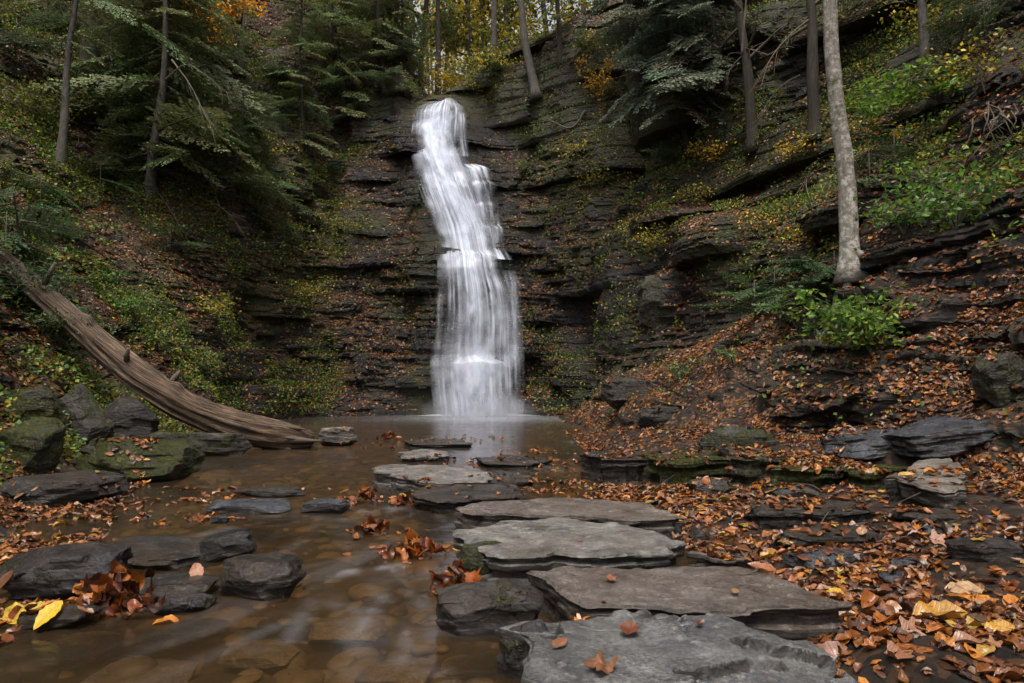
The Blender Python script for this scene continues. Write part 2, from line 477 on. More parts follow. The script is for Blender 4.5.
NETC = [
    X3((2.0,-3,-.5),(2.4,-3,.05),(3.2,-3,.6),(4.6,-3,1.9),(5.4,-3,3),(6.5,-3,3.6),(7.5,-3,6),(8.5,-3,9),(10,-3,12),(14,-3,16)),
    X3((2.0,1,-.5),(2.4,1,.05),(3.2,1,.6),(4.6,1,1.9),(5.4,1,3),(6.5,1,3.6),(7.5,1,6),(8.5,1,9),(10,1,12),(14,1,16)),
    X3((3.0,4,-.5),(3.4,4,.06),(3.9,4,.5),(4.9,4,1.7),(5.4,4,3.0),(6.4,4,3.6),(7.2,4,5.5),(8.5,4,8),(10,4,11),(13,4,15)),
    X3((3.1,6,-.5),(3.5,6,.12),(4.0,6,.65),(4.9,6,1.9),(5.6,6,3.2),(6.4,6,3.7),(7.2,6,5.5),(8.5,6,8),(10,6,11),(13,6,15)),
    X3((2.5,8,-.5),(2.9,8,.12),(3.6,8,.8),(4.7,8,2.1),(5.7,8.2,3.3),(6.3,8.4,3.8),(7,8.6,5),(8.2,9,7),(9.5,9,10),(13,9,14)),
    X3((1.9,10,-.5),(2.3,10,.1),(3.3,10,1.0),(4.8,10.2,2.75),(5.3,10.5,3.8),(6.3,11,4.5),(7.2,11,6),(8.2,11.5,8),(10,12,11),(13,12,14)),
    X3((1.5,12.5,-.5),(1.9,12.5,.1),(3.0,12.5,1.1),(4.6,12.6,2.4),(5.0,12.9,3.9),(6.0,13.5,4.9),(6.8,13.8,6.8),(7.6,14.2,9),(9,14.5,12),(12,15,14)),
    X3((1.3,15,-.5),(1.6,15,.1),(2.5,15,.9),(3.5,15,1.8),(3.9,15.2,4.3),(5.3,16,5.6),(5.8,16.4,8),(6.4,16.8,11),(8,18,13),(11,19,15)),
    X3((1.1,17.3,-.5),(1.35,17.4,.1),(2.0,17.8,.8),(2.5,18.3,2.0),(3.0,18.6,5.0),(4.2,19.1,6.5),(4.1,19.6,9.6),(4.4,20.4,13.2),(6.5,22,16),(11,24,16)),
    X3((1.1,18.9,-.5),(1.25,19.1,.05),(1.5,19.8,1.2),(1.8,20.6,2.6),(2.2,20.8,5.1),(2.7,21.5,7.4),(2.9,22.2,10.2),(3.2,23.2,13.6),(4.6,25.5,15.4),(8,33,17)),
    PX((528,436,20),(526,415,20),(524,340,20.6),(527,262,21.5),(520,215,22.6),(518,175,23.8),(512,140,24.8),(488,88,25.6),(508,54,27.5),(530,62,38)),
    PX((478,436,20.2),(478,416,20.2),(478,340,20.5),(475,260,21),(465,215,22.5),(450,170,23.4),(440,128,24.1),(437,99,25),(436,103,28),(437,128,38)),
    PX((432,436,20),(432,416,20),(430,340,20.4),(430,262,21),(424,215,22.1),(410,170,23.1),(402,130,23.9),(406,104,24.8),(416,88,27.5),(408,96,38)),
    PX((370,436,19.8),(370,416,19.8),(373,345,20.8),(372,270,22),(375,215,23.1),(378,165,24.2),(384,120,25),(398,46,25.6),(386,14,28),(368,20,38)),
    PX((300,440,18.8),(300,416,19),(308,350,20.3),(318,285,21.8),(335,215,23.4),(345,160,24.7),(355,100,26.2),(362,30,28),(350,-40,31),(320,-60,40)),
    PX((240,440,16.3),(240,419,16.5),(250,360,17.7),(265,300,19.1),(285,230,20.7),(300,165,22.3),(308,90,24.2),(300,10,26.5),(270,-70,30),(220,-90,38)),
    PX((225,450,13.4),(215,430,13.5),(190,372,14.5),(192,300,15.8),(205,240,17.2),(215,180,18.9),(220,110,21.0),(225,30,23.6),(200,-80,27),(150,-120,34)),
    PX((195,470,10.8),(180,443,11),(130,388,11.8),(112,320,13.0),(105,260,14.2),(100,200,15.6),(100,130,17.4),(105,50,20),(90,-60,23.5),(50,-150,30)),
    PX((140,500,8.3),(110,462,8.5),(60,400,8.9),(25,330,9.6),(0,270,10.3),(-10,205,11.3),(-20,140,12.6),(-30,60,14.5),(-60,-60,17),(-100,-200,23)),
    X3((-4.1,6.2,-.4),(-4.5,6.2,.05),(-5.2,6.4,.65),(-6.1,6.8,1.5),(-7.1,7.2,2.6),(-8.1,7.7,3.9),(-9.2,8.4,5.4),(-10.4,9.4,7.4),(-12.5,11,10.5),(-16,13,14)),
    X3((-3.8,3.6,-.4),(-4.2,3.6,.05),(-5,3.6,.6),(-5.9,3.7,1.4),(-6.9,3.8,2.5),(-8,4,3.7),(-9.2,4.2,5.2),(-10.6,4.5,7.2),(-13,5,10),(-17,6,14)),
    X3((-3.4,.5,-.4),(-3.8,.5,.05),(-4.8,.5,.6),(-5.8,.5,1.4),(-6.8,.5,2.5),(-8,.5,3.7),(-9.2,.5,5.2),(-10.6,.5,7.2),(-13,0,10),(-17,0,14)),
    X3((-3.4,-3,-.4),(-3.8,-3,.05),(-4.8,-3,.6),(-5.8,-3,1.4),(-6.8,-3,2.5),(-8,-3,3.7),(-9.2,-3,5.2),(-10.6,-3,7.2),(-13,-3,10),(-17,-3,14)),
]
NET = np.array(NETC)                       # (cols, rows, 3)
# one more row carries the ground far out past the rim
ctr = np.array([-1.0, 9.0, 0.0])
far = NET[:, -1] + (NET[:, -1] - ctr) * np.array([2.2, 2.2, 0])
far[10:13] = NET[10:13, -1] + (NET[10:13, -1] - ctr) * np.array([.5, .5, 0])
far[:, 2] += np.array([5.0] * 10 + [.4] * 3 + [5.0] * 10)
NET = np.concatenate([NET, far[:, None]], 1)
NC, NR = NET.shape[:2]


def cr_matrix(n, t):
    """rows of Catmull-Rom weights on n control points at params t"""
    W = np.zeros((len(t), n))
    i = np.clip(np.floor(t).astype(int), 0, n - 2); f = t - i
    w = [-.5 * f + f ** 2 - .5 * f ** 3, 1 - 2.5 * f ** 2 + 1.5 * f ** 3, .5 * f + 2 * f ** 2 - 1.5 * f ** 3, -.5 * f ** 2 + .5 * f ** 3]
    for k in range(4):
        j = i + k - 1
        r = np.arange(len(t))
        lo, hi = j < 0, j > n - 1
        ok = ~(lo | hi)
        np.add.at(W, (r[ok], j[ok]), w[k][ok])
        np.add.at(W, (r[lo], np.zeros(lo.sum(), int)), 2 * w[k][lo]); np.add.at(W, (r[lo], np.ones(lo.sum(), int)), -w[k][lo])
        np.add.at(W, (r[hi], np.full(hi.sum(), n - 1)), 2 * w[k][hi]); np.add.at(W, (r[hi], np.full(hi.sum(), n - 2)), -w[k][hi])
    return W


def net_eval(u, v):
    return np.einsum('ac,crk,br->abk', cr_matrix(NC, u), NET, cr_matrix(NR, v))


def params(N):
    fu = np.linspace(0, NC - 1, 700); fv = np.linspace(0, NR - 1, 400)
    S = net_eval(fu, fv)
    d = np.linalg.norm(S - CAM, axis=-1)
    front = (S[..., 1] > 1.5) & (fv[None] < 8.2)
    sp = np.clip(0.0022 * d, 0.02, 0.07) * np.where(front, 1.0, 6.0)
    lu = np.linalg.norm(np.diff(S, axis=0), axis=-1) / sp[1:]
    lv = np.linalg.norm(np.diff(S, axis=1), axis=-1) / sp[:, 1:]
    lu = np.percentile(lu[:, :], 72, axis=1); lv = np.percentile(lv, 72, axis=0)
    cu = np.concatenate([[0], np.cumsum(lu)]); cv = np.concatenate([[0], np.cumsum(lv)])
    k = math.sqrt(N / (cu[-1] * cv[-1]))
    nu, nv = int(cu[-1] * k), int(cv[-1] * k)
    return np.interp(np.linspace(0, cu[-1], nu), cu, fu), np.interp(np.linspace(0, cv[-1], nv), cv, fv)


U, Vv = params(1250000)
S = net_eval(U, Vv)
nu, nv = len(U), len(Vv)
print('terrain grid', nu, nv)
Su = np.gradient(S, axis=0); Sv = np.gradient(S, axis=1)
N0 = unit(np.cross(Sv, Su))
# face the gorge
flip = np.sign(((ctr + [0, 0, 20]) - S.reshape(-1, 3)).reshape(S.shape) * N0).sum(-1)
if np.median((((ctr + [0, 0, 20]) - S) * N0).sum(-1)) < 0: N0 = -N0
x, y, z = S[..., 0], S[..., 1], S[..., 2]
uu = U[:, None] * np.ones(nv); vv = np.ones(nu)[:, None] * Vv
Nh = N0.copy(); Nh[..., 2] = 0; Nh = unit(Nh)
steep = sst(1 - N0[..., 2], 0.12, 0.55)
# how rocky each region is
rockreg = np.maximum(sst(uu, 5.4, 6.6) * (1 - sst(uu, 15.0, 16.2)) * sst(vv, 2.6, 3.1),
                     sst(uu, 7.2, 8.4) * (1 - sst(uu, 15.0, 16.2)) * sst(vv, 0.6, 1.0))
rockreg = np.maximum(rockreg, sst(vv, 2.9, 3.3) * (1 - sst(vv, 4.2, 5.0)) * (uu < 7) * 0.9)
rockreg = np.maximum(rockreg, sst(vv, 5.0, 5.6) * (1 - sst(vv, 7.0, 7.5)) * (uu < 8) * 0.85)
patch = fbm(x * .35, y * .35, z * .45, 3, 11)
leftout = (uu > 15) * sst(patch, 0.56, 0.66) * sst(vv, 1.3, 2.0)
rockreg = np.maximum(rockreg, leftout * 0.35)
rb = fbm(x * .8, y * .8, z * 1.2, 3, 39)
rockreg = np.maximum(rockreg, (uu < 8.8) * sst(vv, .9, 1.3) * (1 - sst(vv, 3.0, 3.3)) * sst(rb, .54, .60) * .75)
rockreg *= (1 - sst(vv, 8.3, 9.0))
rockreg *= 1 - .8 * sst(uu, 12.8, 13.8) * sst(vv, 2.6, 3.6) * (1 - sst(patch, .55, .65))
rockreg = np.clip(rockreg * (0.7 + 0.6 * patch), 0, 1)
zz = z + 0.5 * (fbm(x * .22, y * .22, 0 * x, 3, 3) - .5) + 0.03 * x + 0.05 * (vn(x * 1.5, y * 1.5, z, 5) - .5)
# bands of uneven thickness
def bands(zc, h, seed):
    q = zc / h + 0.8 * (vn(0 * zc, 0 * zc, zc / h * 0.6, seed) - .5)
    i = np.floor(q); return i, q - i
i1, f1 = bands(zz, 0.85, 21)
i2, f2 = bands(zz, 0.27, 22)
i3, f3 = bands(zz, 0.085, 23)
wpx = .5 * (fbm(x * 1.3, y * 1.3, z * 1.3, 3, 34) - .5); wpy = .5 * (fbm(x * 1.3, y * 1.3, z * 1.3, 3, 35) - .5)
def slabn(i, s, seed): return sst(vn(x * s, y * s, i * 13.0 + 0.0, seed), 0.3, 0.7)
def cells(i, s, seed):
    """jointed blocks: one value per block of a layer, with sheer sides"""
    o1 = hsh(i, i * 0, i * 0, seed) * 7; c_, s_ = math.cos(.5), math.sin(.5)
    a_ = np.floor((x * c_ + y * s_ + wpx) * s + o1); b_ = np.floor((-x * s_ + y * c_ + wpy) * s * .8 + o1 * 1.7)
    return hsh(a_, b_, i, seed + 1)
d1 = slabn(i1, 0.55, 31) - .5
d2 = .5 * slabn(i2, 1.3, 32) + .5 * cells(i2, 1.4, 32) - .5
d3 = cells(i3, 2.4, 33) - .5
blk = cells(i1, .9, 36) - .5
am = 0.02 + 1.15 * sst(fbm(x * .4, y * .4, z * .5, 3, 37), .38, .62)
d = 0.85 * (0.70 * d1 + 0.26 * d2 * am + 0.09 * d3 * am) + 0.26 * blk * sst(patch, .35, .6)
d -= 0.10 * np.exp(-(f1 / .10) ** 2) + 0.05 * np.exp(-(f2 / .12) ** 2)
d += 0.5 * (fbm(x * .5, y * .5, z * .5, 3, 41) - .5) + .1 * (fbm(x * 3, y * 3, z * 6, 4, 42) - .5)
fallmask = np.exp(-((uu - 11) / 1.1) ** 2)
d = d * (1 - 0.45 * fallmask)
soilreg = 1 - rockreg
dn = 0.55 * (fbm(x * .45, y * .45, z * .45, 3, 51) - .5) + 0.42 * (fbm(x * 1.7, y * 1.7, z * 1.7, 4, 52) - .5) + .09 * (fbm(x * 9, y * 9, z * 9, 3, 53) - .5)
near0 = sst(vv, 0.4, 1.6)
D = S + Nh * (d * rockreg * near0)[..., None] + N0 * (dn * soilreg * near0)[..., None]
D += Nh * (0.25 * (d2 + d3) * soilreg * near0 * sst(steep, 0.1, 1) * 0.5)[..., None]
D += Nh * ((1.0 * np.exp(-((uu - 7.75) / .42) ** 2) - 1.3 * np.exp(-((uu - 8.55) / .24) ** 2)) * sst(vv, 3.6, 5.0) * (1 - sst(vv, 7.6, 8.6)) + .7 * np.exp(-((uu - 13.6) / .5) ** 2) * sst(vv, 2.5, 4) * (1 - sst(vv, 7.6, 8.6)))[..., None]      # the two buttresses and the cleft
# final normals and masks
Du = np.gradient(D, axis=0); Dv = np.gradient(D, axis=1)
ND = unit(np.cross(Dv, Du))
if np.median((ND * N0).sum(-1)) < 0: ND = -ND
nz = ND[..., 2]
flat = sst(nz, 0.45, 0.75)
mossn = fbm(D[..., 0] * .8, D[..., 1] * .8, D[..., 2] * .8, 4, 61)
litter_r = (uu < 8.5) * (vv < 3.2)
soil = np.clip(soilreg * sst(nz, 0.2, 0.5) * (1 - .5 * litter_r * sst(mossn, .5, .6)) + flat * rockreg * sst(fbm(D[..., 0] * 2, D[..., 1] * 2, D[..., 2] * 2, 3, 62), .42, .58) * .8, 0, 1)
moss = sst(mossn, 0.48, 0.62) * 0.9 * np.where(uu > 14.5, 1.15, 0.8) * (1 - 0.75 * fallmask)
moss = np.maximum(moss, sst(mossn, .35, .5) * (uu > 5) * (uu < 10) * sst(vv, 4.3, 5) * .9)
moss = np.maximum(moss, sst(uu, 12.8, 13.8) * sst(vv, 1.5, 3) * sst(mossn, .36, .56))
moss = np.maximum(moss, .9 * (uu > 14.5) * sst(mossn, .42, .6))
moss *= np.where(litter_r, 0.45, 1.0)
moss = np.clip(moss, 0, 1)
soil = soil * (1 - .75 * np.exp(-((uu - 11.2) / 1.6) ** 2) * (vv < 6.3))
wet_shade = np.exp(-(np.abs(uu - 11.3) / 2.7) ** 3) * sst(patch + .3 * fallmask, .28, .45)  # wet rock and painted deep shade together, strongest around the fall
top_ = (uu > 8.8) * (uu < 13.8) * sst(vv, 6.2, 6.8)
moss = np.maximum(moss, .95 * top_ * sst(mossn, .3, .45)); soil = np.maximum(soil, .8 * top_ * (1 - moss))
Fq = grid_faces(nu, nv)
ter = link('gorge_slope', np_mesh('gorge_slope', D.reshape(-1, 3), Fq[:, ::-1], M['terrain'], {'soil': soil.ravel(), 'moss': moss.ravel(), 'wet': wet_shade.ravel()}, False))
tag(ter, kind='structure')

# coarse copy for finding where things stand
st_ = 4
Dc = D[::st_, ::st_]
BV = BVHTree.FromPolygons(Dc.reshape(-1, 3).tolist(), grid_faces(*Dc.shape[:2]).tolist())


# ------------------------------------------------------------------ stream bed and water
ys_ = [-4, 1, 2.6, 4, 5, 6.2, 8, 10, 14, 18, 19.5]
xr_ = [0.9, 0.9, 0.95, 1.2, 0.9, 0.9, 1.35, 1.2, 1.15, 1.1, 1.0]
yl_ = [-4, 1, 2.8, 4.3, 6, 7.7, 10, 13, 16, 19]
xl_ = [-2.6, -2.2, -2.3, -2.9, -3.7, -4.2, -4.7, -6, -7.6, -8.5]


def bed_z(x, y):
    xr = np.interp(y, ys_, xr_) + 0.5 * (fbm(x * .9, y * .9, 0 * x, 3, 71) - .5)
    xl = np.interp(y, yl_, xl_) + 0.7 * (fbm(x * .9, y * .9, 0 * x, 3, 72) - .5)
    r = sst(x, xr - .35, xr + .45); l = sst(-x, -xl - .35, -xl + .5)
    b = np.maximum(r, l)
    z = -0.24 + 0.30 * b + 0.09 * (x - xr > .5) * np.clip(x - xr - .5, 0, 2) + .10 * (-x + xl > .4) * np.clip(-x + xl - .4, 0, 2)
    z = z + .19 * sst(y - (8.0 - (x - 1.05) * .9), 0, .22) * sst(x, .9, 1.4) * sst(13 - y, 0, 3)
    z = z + 0.10 * (fbm(x * 1.6, y * 1.6, 0 * x, 3, 73) - .5) + .035 * (fbm(x * 8, y * 8, 0 * x, 3, 74) - .5)
    cob = sst(vn(x * 5, y * 5, 0 * x, 75), .45, .9)
    z = z + 0.05 * cob * (1 - b)
    return z


gx = np.concatenate([np.linspace(-14, -4.6, 60), np.linspace(-4.5, 4.5, 520), np.linspace(4.6, 8, 20)])
gy = np.concatenate([np.linspace(-12, 1.0, 30), 1.05 * (20.8 / 1.05) ** np.linspace(0, 1, 620)])
GX, GY = np.meshgrid(gx, gy, indexing='ij')
GZ = bed_z(GX, GY)
bt = NT('stream_bed')
w_ = bt.coords()
v_ = bt.node('TexVoronoi', i_Scale=4.5); bt.set(v_.inputs['Vector'], bt.mix(0.12, w_, bt.noise(w_, 3, 3).outputs[1]))
sp_ = bt.node('SeparateColor'); bt.set(sp_.inputs[0], v_.outputs['Color'])
peb = bt.ramp(sp_.outputs[0], [(0, (0.03, 0.02, 0.010)), (0.4, (0.10, 0.065, 0.03)), (0.75, (0.18, 0.12, 0.055)), (1, (0.27, 0.21, 0.14))])
c_ = bt.mix(bt.ramp(v_.outputs['Distance'], [(0.35, (0,) * 3), (0.62, (1,) * 3)]), peb, (0.035, 0.024, 0.013))
lv_ = bt.node('TexVoronoi', i_Scale=16.0); bt.set(lv_.inputs['Vector'], w_)
ls_ = bt.node('SeparateColor'); bt.set(ls_.inputs[0], lv_.outputs['Color'])
lit_ = bt.ramp(ls_.outputs[0], [(0, (0.008, 0.007, 0.006)), (0.45, (0.022, 0.016, 0.012)), (0.75, (0.05, 0.027, 0.014)), (1, (0.10, 0.05, 0.025))])
c_ = bt.mix(bt.attr('bank'), c_, lit_)
bt.base(c_, bt.mix(bt.attr('bank'), (0.6,) * 3, (0.35,) * 3), 0.5)
bt.bump(bt.noise(w_, 22, 7, .75).outputs[0], 0.9, 0.05)
bed = link('stream_bed', np_mesh('stream_bed', np.stack([GX, GY, GZ], -1).reshape(-1, 3), grid_faces(len(gx), len(gy)), bt.m, {'bank': sst(GZ, -.06, .02).ravel()}))
tag(bed, kind='structure')
Gc = np.stack([GX, GY, GZ], -1)[::3, ::3]
BVb = BVHTree.FromPolygons(Gc.reshape(-1, 3).tolist(), grid_faces(*Gc.shape[:2]).tolist())


def ray_dir(px, py):
    v = (CY - py) / F; u = (px - CX) / F
    return Vector((u, math.cos(PITCH) - math.sin(PITCH) * v, math.sin(PITCH) + math.cos(PITCH) * v)).normalized()


def hit(px, py):
    """ground point seen at the pixel"""
    best = None
    for b in (BV, BVb):
        h = b.ray_cast(Vector(CAM), ray_dir(px, py))
        if h[0] is not None and (best is None or h[3] < best[3]): best = h
    return np.array(best[0]) if best else P(px, py, 20)


def ground(x, y):
    zs = []
    for b in (BV, BVb):
        h = b.ray_cast(Vector((x, y, 40)), Vector((0, 0, -1)))
        if h[0] is not None: zs.append(h[0].z)
    return max(zs) if zs else 0.0


# gravel and rounded cobbles on the bed
rp = np.random.default_rng(55); NP = 2600
px_ = rp.uniform(-4, 1.4, NP); py_ = 1.7 + 9 * rp.random(NP) ** 1.3; rs_ = rp.uniform(.02, .085, NP) * (.6 + .9 * rp.random(NP) ** 3)
pz_ = bed_z(px_, py_) - rs_ * .1
k_ = (pz_ < -.09); px_, py_, pz_, rs_ = px_[k_], py_[k_], pz_[k_], rs_[k_]; NP = len(px_)
a1 = np.linspace(.05, math.pi - .05, 7); a2 = np.linspace(0, 2 * math.pi, 10, endpoint=False)
sp0 = np.stack([np.sin(a1)[:, None] * np.cos(a2), np.sin(a1)[:, None] * np.sin(a2), np.cos(a1)[:, None] + 0 * a2], -1).reshape(-1, 3)
e0 = np.arange(70).reshape(7, 10); e1 = np.roll(e0, -1, 1)
qq = np.stack([e0[:-1], e0[1:], e1[1:], e1[:-1]], -1).reshape(-1, 4)
rot = rp.uniform(0, 3.14, NP)
Sx = sp0[None] * np.stack([rs_ * rp.uniform(1, 1.7, NP), rs_, rs_ * rp.uniform(.35, .7, NP)], -1)[:, None]
Xr = Sx[..., 0] * np.cos(rot)[:, None] - Sx[..., 1] * np.sin(rot)[:, None]; Yr = Sx[..., 0] * np.sin(rot)[:, None] + Sx[..., 1] * np.cos(rot)[:, None]
PVt = np.stack([Xr + px_[:, None], Yr + py_[:, None], Sx[..., 2] + pz_[:, None]], -1).reshape(-1, 3)
pc = np.array([(.10, .072, .04), (.065, .048, .027), (.125, .10, .07), (.055, .052, .035), (.13, .088, .045), (.035, .028, .02)])[rp.integers(0, 6, NP)]
gv = link('gravel', np_mesh('gravel', PVt, (qq[None] + (np.arange(NP) * 70)[:, None, None]).reshape(-1, 4), mat_tint('cobble', .6, .4, 0, 30, .4, .3, .01), {'tint': np.repeat(pc, 70, 0)}))
tag(gv, 'rounded brown and grey pebbles lying on the stream bed', 'gravel', kind='stuff')

# water surface
wx = np.linspace(-10, 3.2, 420)
wy = 1.0 * (20.7) ** np.linspace(0, 1, 460)
wx = np.concatenate([[-14], wx]); wy = np.concatenate([[-12], wy])
WX, WY = np.meshgrid(wx, wy, indexing='ij')
rip = 0.006 * (fbm(WX * 1.6, WY * 3.2, 0 * WX, 3, 81) - .5) * (WY > 1)
# the riffle between the foreground stones: a low swell with a tongue running towards the camera
def seg_d(X, Y, a, b):
    a = np.array(a[:2]); b = np.array(b[:2]); ab = b - a
    t = np.clip(((X - a[0]) * ab[0] + (Y - a[1]) * ab[1]) / (ab @ ab), 0, 1)
    return np.hypot(X - a[0] - t * ab[0], Y - a[1] - t * ab[1]), t
foam = 0 * WX
streams = [([(395, 566), (420, 600), (400, 660)], .05, .4), ([(330, 575), (310, 600), (290, 640)], .05, .35), ([(370, 570), (380, 600), (350, 640)], .05, .5), ([(250, 598), (300, 583), (350, 572), (395, 566)], .07, .8), ([(395, 566), (365, 600), (380, 640), (345, 683)], .10, .16),
           ([(300, 583), (350, 610), (360, 650)], .07, .35), ([(330, 505), (360, 515), (410, 505), (460, 520)], .16, .5), ([(415, 640), (455, 628), (500, 632)], .08, .4),
           ([(60, 585), (100, 600), (150, 608), (220, 600)], .05, .35), ([(250, 510), (330, 520), (380, 545), (430, 560)], .2, .22),
           ([(130, 668), (200, 662), (260, 650)], .06, .2), ([(430, 450), (500, 456), (550, 470)], .35, .35), ([(230, 528), (180, 540)], .08, .25)]
for pl, wd, am in streams:
    q = [PZ(a, b, 0) for a, b in pl]
    for a, b in zip(q[:-1], q[1:]):
        dd, _ = seg_d(WX, WY, a, b)
        foam = np.maximum(foam, am * np.exp(-(dd / (wd * .8)) ** 2))
st1 = fbm(WX * 3.0, WY * 10, 0 * WX, 4, 84)
st2 = fbm(WX * 14 + WY * 4, WY * 3, 0 * WX, 3, 85)
st3 = fbm(WX * 5 + WY * 9, WY * 2.2 - WX * 3, 0 * WX, 4, 87)
foam = foam * .13 * (0.15 + 1.3 * sst(st2, .3, .75)) * (.3 + .9 * sst(st3, .3, .7))
al_ = WY * .93 + WX * .36; ac_ = WX * .93 - WY * .36                       # faint long streaks down the current
strk = sst(fbm(ac_ * 7 + 4 * fbm(al_ * .9, ac_ * 1.5, 0 * WX, 3, 88), al_ * .9, 0 * WX, 4, 89), .52, .78)
foam = np.maximum(foam, .04 * strk * sst(WY, 2.0, 2.6) * (1 - sst(WY, 5.2, 6.4)) * np.exp(-((WX + .75 + .0 * WY) / .75) ** 2))
fc = P(478, 416, 20)
df = np.hypot((WX - fc[0]) / 1.45, (WY - 19.85) / .45)
foam = np.maximum(foam, 1.3 * np.exp(-(df / 1.0) ** 3) * (.7 + .5 * vn(WX * 3, WY * 3, 0 * WX, 86)))
foam = np.maximum(foam, .22 * np.exp(-(np.hypot((WX - fc[0] - .3) / 2.4, (WY - 18.6) / 1.8)) ** 2) * (.3 + st1))
foam = np.clip(foam, 0, 1)
WZ = rip + 0.02 * np.clip(foam, 0, .5) * (WY < 10) + .05 * foam * (WY > 19)
wt = NT('stream_water')
ww = wt.coords((1.0, 2.4, 1))
lw = wt.node('Fresnel', i_IOR=1.33)
nb = wt.noise(ww, 2.3, 3, 0.5, 0.6).outputs[0]
bp = wt.node('Bump', i_Strength=0.5, i_Distance=0.022); wt.set(bp.inputs['Height'], nb)
wt.set(lw.inputs['Normal'], bp.outputs[0])
gl = wt.node('BsdfGlossy', i_Color=(0.95, 0.97, 1, 1), i_Roughness=0.17); wt.set(gl.inputs['Normal'], bp.outputs[0])
tr_ = wt.node('BsdfTransparent', i_Color=(0.80, 0.66, 0.47, 1))
df_ = wt.node('BsdfDiffuse', i_Color=(0.085, 0.056, 0.028, 1))
m0 = wt.node('MixShader', i_0=0.2); wt.set(m0.inputs[1], tr_.outputs[0]); wt.set(m0.inputs[2], df_.outputs[0])
m1 = wt.node('MixShader'); wt.set(m1.inputs[0], wt.math('MULTIPLY', lw.outputs[0], 0.9, True)); wt.set(m1.inputs[1], m0.outputs[0]); wt.set(m1.inputs[2], gl.outputs[0])
fo = wt.node('BsdfDiffuse', i_Color=(0.62, 0.66, 0.74, 1))
m2 = wt.node('MixShader'); wt.set(m2.inputs[0], wt.attr('foam')); wt.set(m2.inputs[1], m1.outputs[0]); wt.set(m2.inputs[2], fo.outputs[0])
wt.t.links.new(m2.outputs[0], wt.out.inputs[0])
wat = link('water', np_mesh('water', np.stack([WX, WY, WZ], -1).reshape(-1, 3), grid_faces(len(wx), len(wy)), wt.m, {'foam': foam.ravel()}))
tag(wat, kind='structure')

# ------------------------------------------------------------------ waterfall: silky veils over the steps
ft = NT('falling_water')
dfu = ft.node('BsdfDiffuse', i_Color=(0.72, 0.77, 0.88, 1)); tlu = ft.node('BsdfTranslucent', i_Color=(0.72, 0.77, 0.88, 1))
mxa = ft.node('MixShader', i_0=0.3); ft.set(mxa.inputs[1], dfu.outputs[0]); ft.set(mxa.inputs[2], tlu.outputs[0])
trn = ft.node('BsdfTransparent')
mxb = ft.node('MixShader'); ft.set(mxb.inputs[0], ft.attr('veil')); ft.set(mxb.inputs[1], trn.outputs[0]); ft.set(mxb.inputs[2], mxa.outputs[0])
ft.t.links.new(mxb.outputs[0], ft.out.inputs[0])


def veil(rows, seed, ns, fwd, dens, streak, tfreq=1.0, edge=.14, lines=24):
    """rows: (py, pxL, pxR, Y, density)"""
    rows = np.array(rows, float)
    k = np.arange(len(rows))
    nt = int((rows[-1, 0] - rows[0, 0]) * 1.6)
    tt = np.linspace(0, len(rows) - 1, nt)
    sm = np.stack([np.interp(tt, k, rows[:, i]) for i in range(5)], -1)
    for i in range(5):                                  # round the corners a little
        kk = np.array([1, 2, 3, 2, 1.]); kk /= kk.sum()
        pad = np.concatenate([[sm[0, i]] * 2, sm[:, i], [sm[-1, i]] * 2]); sm[:, i] = np.convolve(pad, kk, 'valid')
    s = np.linspace(0, 1, ns)
    Vs = np.zeros((nt, ns, 3)); stag = fbm(s * 7, 0 * s + seed, 0 * s, 3, 8)
    for a in range(nt):
        L = P(sm[a, 1], sm[a, 0], sm[a, 3]); Rr = P(sm[a, 2], sm[a, 0], sm[a, 3])
        Vs[a] = L + (Rr - L) * s[:, None]
        ys2 = np.interp(a + 11 * (stag - .5), np.arange(nt), sm[:, 3])        # the lips are ragged, not ruled
        Vs[a] = CAM + (Vs[a] - CAM) * (ys2 / Vs[a][:, 1])[:, None]
    Vs[..., 2] += .08 * (vn(s[None] * 6 + 0 * Vs[..., 0], 0 * Vs[..., 0] + seed, 0 * Vs[..., 0], 5) - .5) * sst(np.arange(nt) / nt, 0, .1)[:, None] * (1 - sst(np.arange(nt) / nt, .93, 1))[:, None]
    TT = (np.cumsum(np.abs(np.gradient(Vs[:, ns // 2, 2]))))[:, None] * np.ones(ns)
    SS = s[None] * np.ones((nt, 1))
    wob = SS + 0.015 * (vn(0 * SS, TT * .8, 0 * SS, seed) - .5)
    fold = fbm(wob * lines * .45, TT * .35, 0 * SS, 3, seed + 1)
    Vs[..., 1] -= (fwd + 0.26 * np.sin(math.pi * SS) ** .7 + .12 * (fold - .5)) * sst(TT, -.2, .9)
    st = fbm(wob * lines, TT * .35 * tfreq, 0 * SS, 4, seed + 2)
    lump = fbm(wob * 5, TT * 1.3 * tfreq, 0 * SS, 3, seed + 3)
    e = np.minimum(SS, 1 - SS) / edge + 1.5 * (fbm(TT * 1.1, SS * 2, 0 * SS, 3, seed + 4) - .5)
    lump = lump * .5 + .5 * fbm(wob * 9, TT * 3.0, 0 * SS, 3, seed + 9)
    a_ = sst(e, 0, 1.4) * (dens * sm[:, 4:5]) * (1 - streak + streak * 1.7 * sst(st, .25, .8)) * (.5 + 1.1 * sst(lump, .25, .75))
    a_ *= sst(np.minimum(tt, 99)[:, None], 0, .25)
    return Vs, np.clip(a_, 0, 0.97)


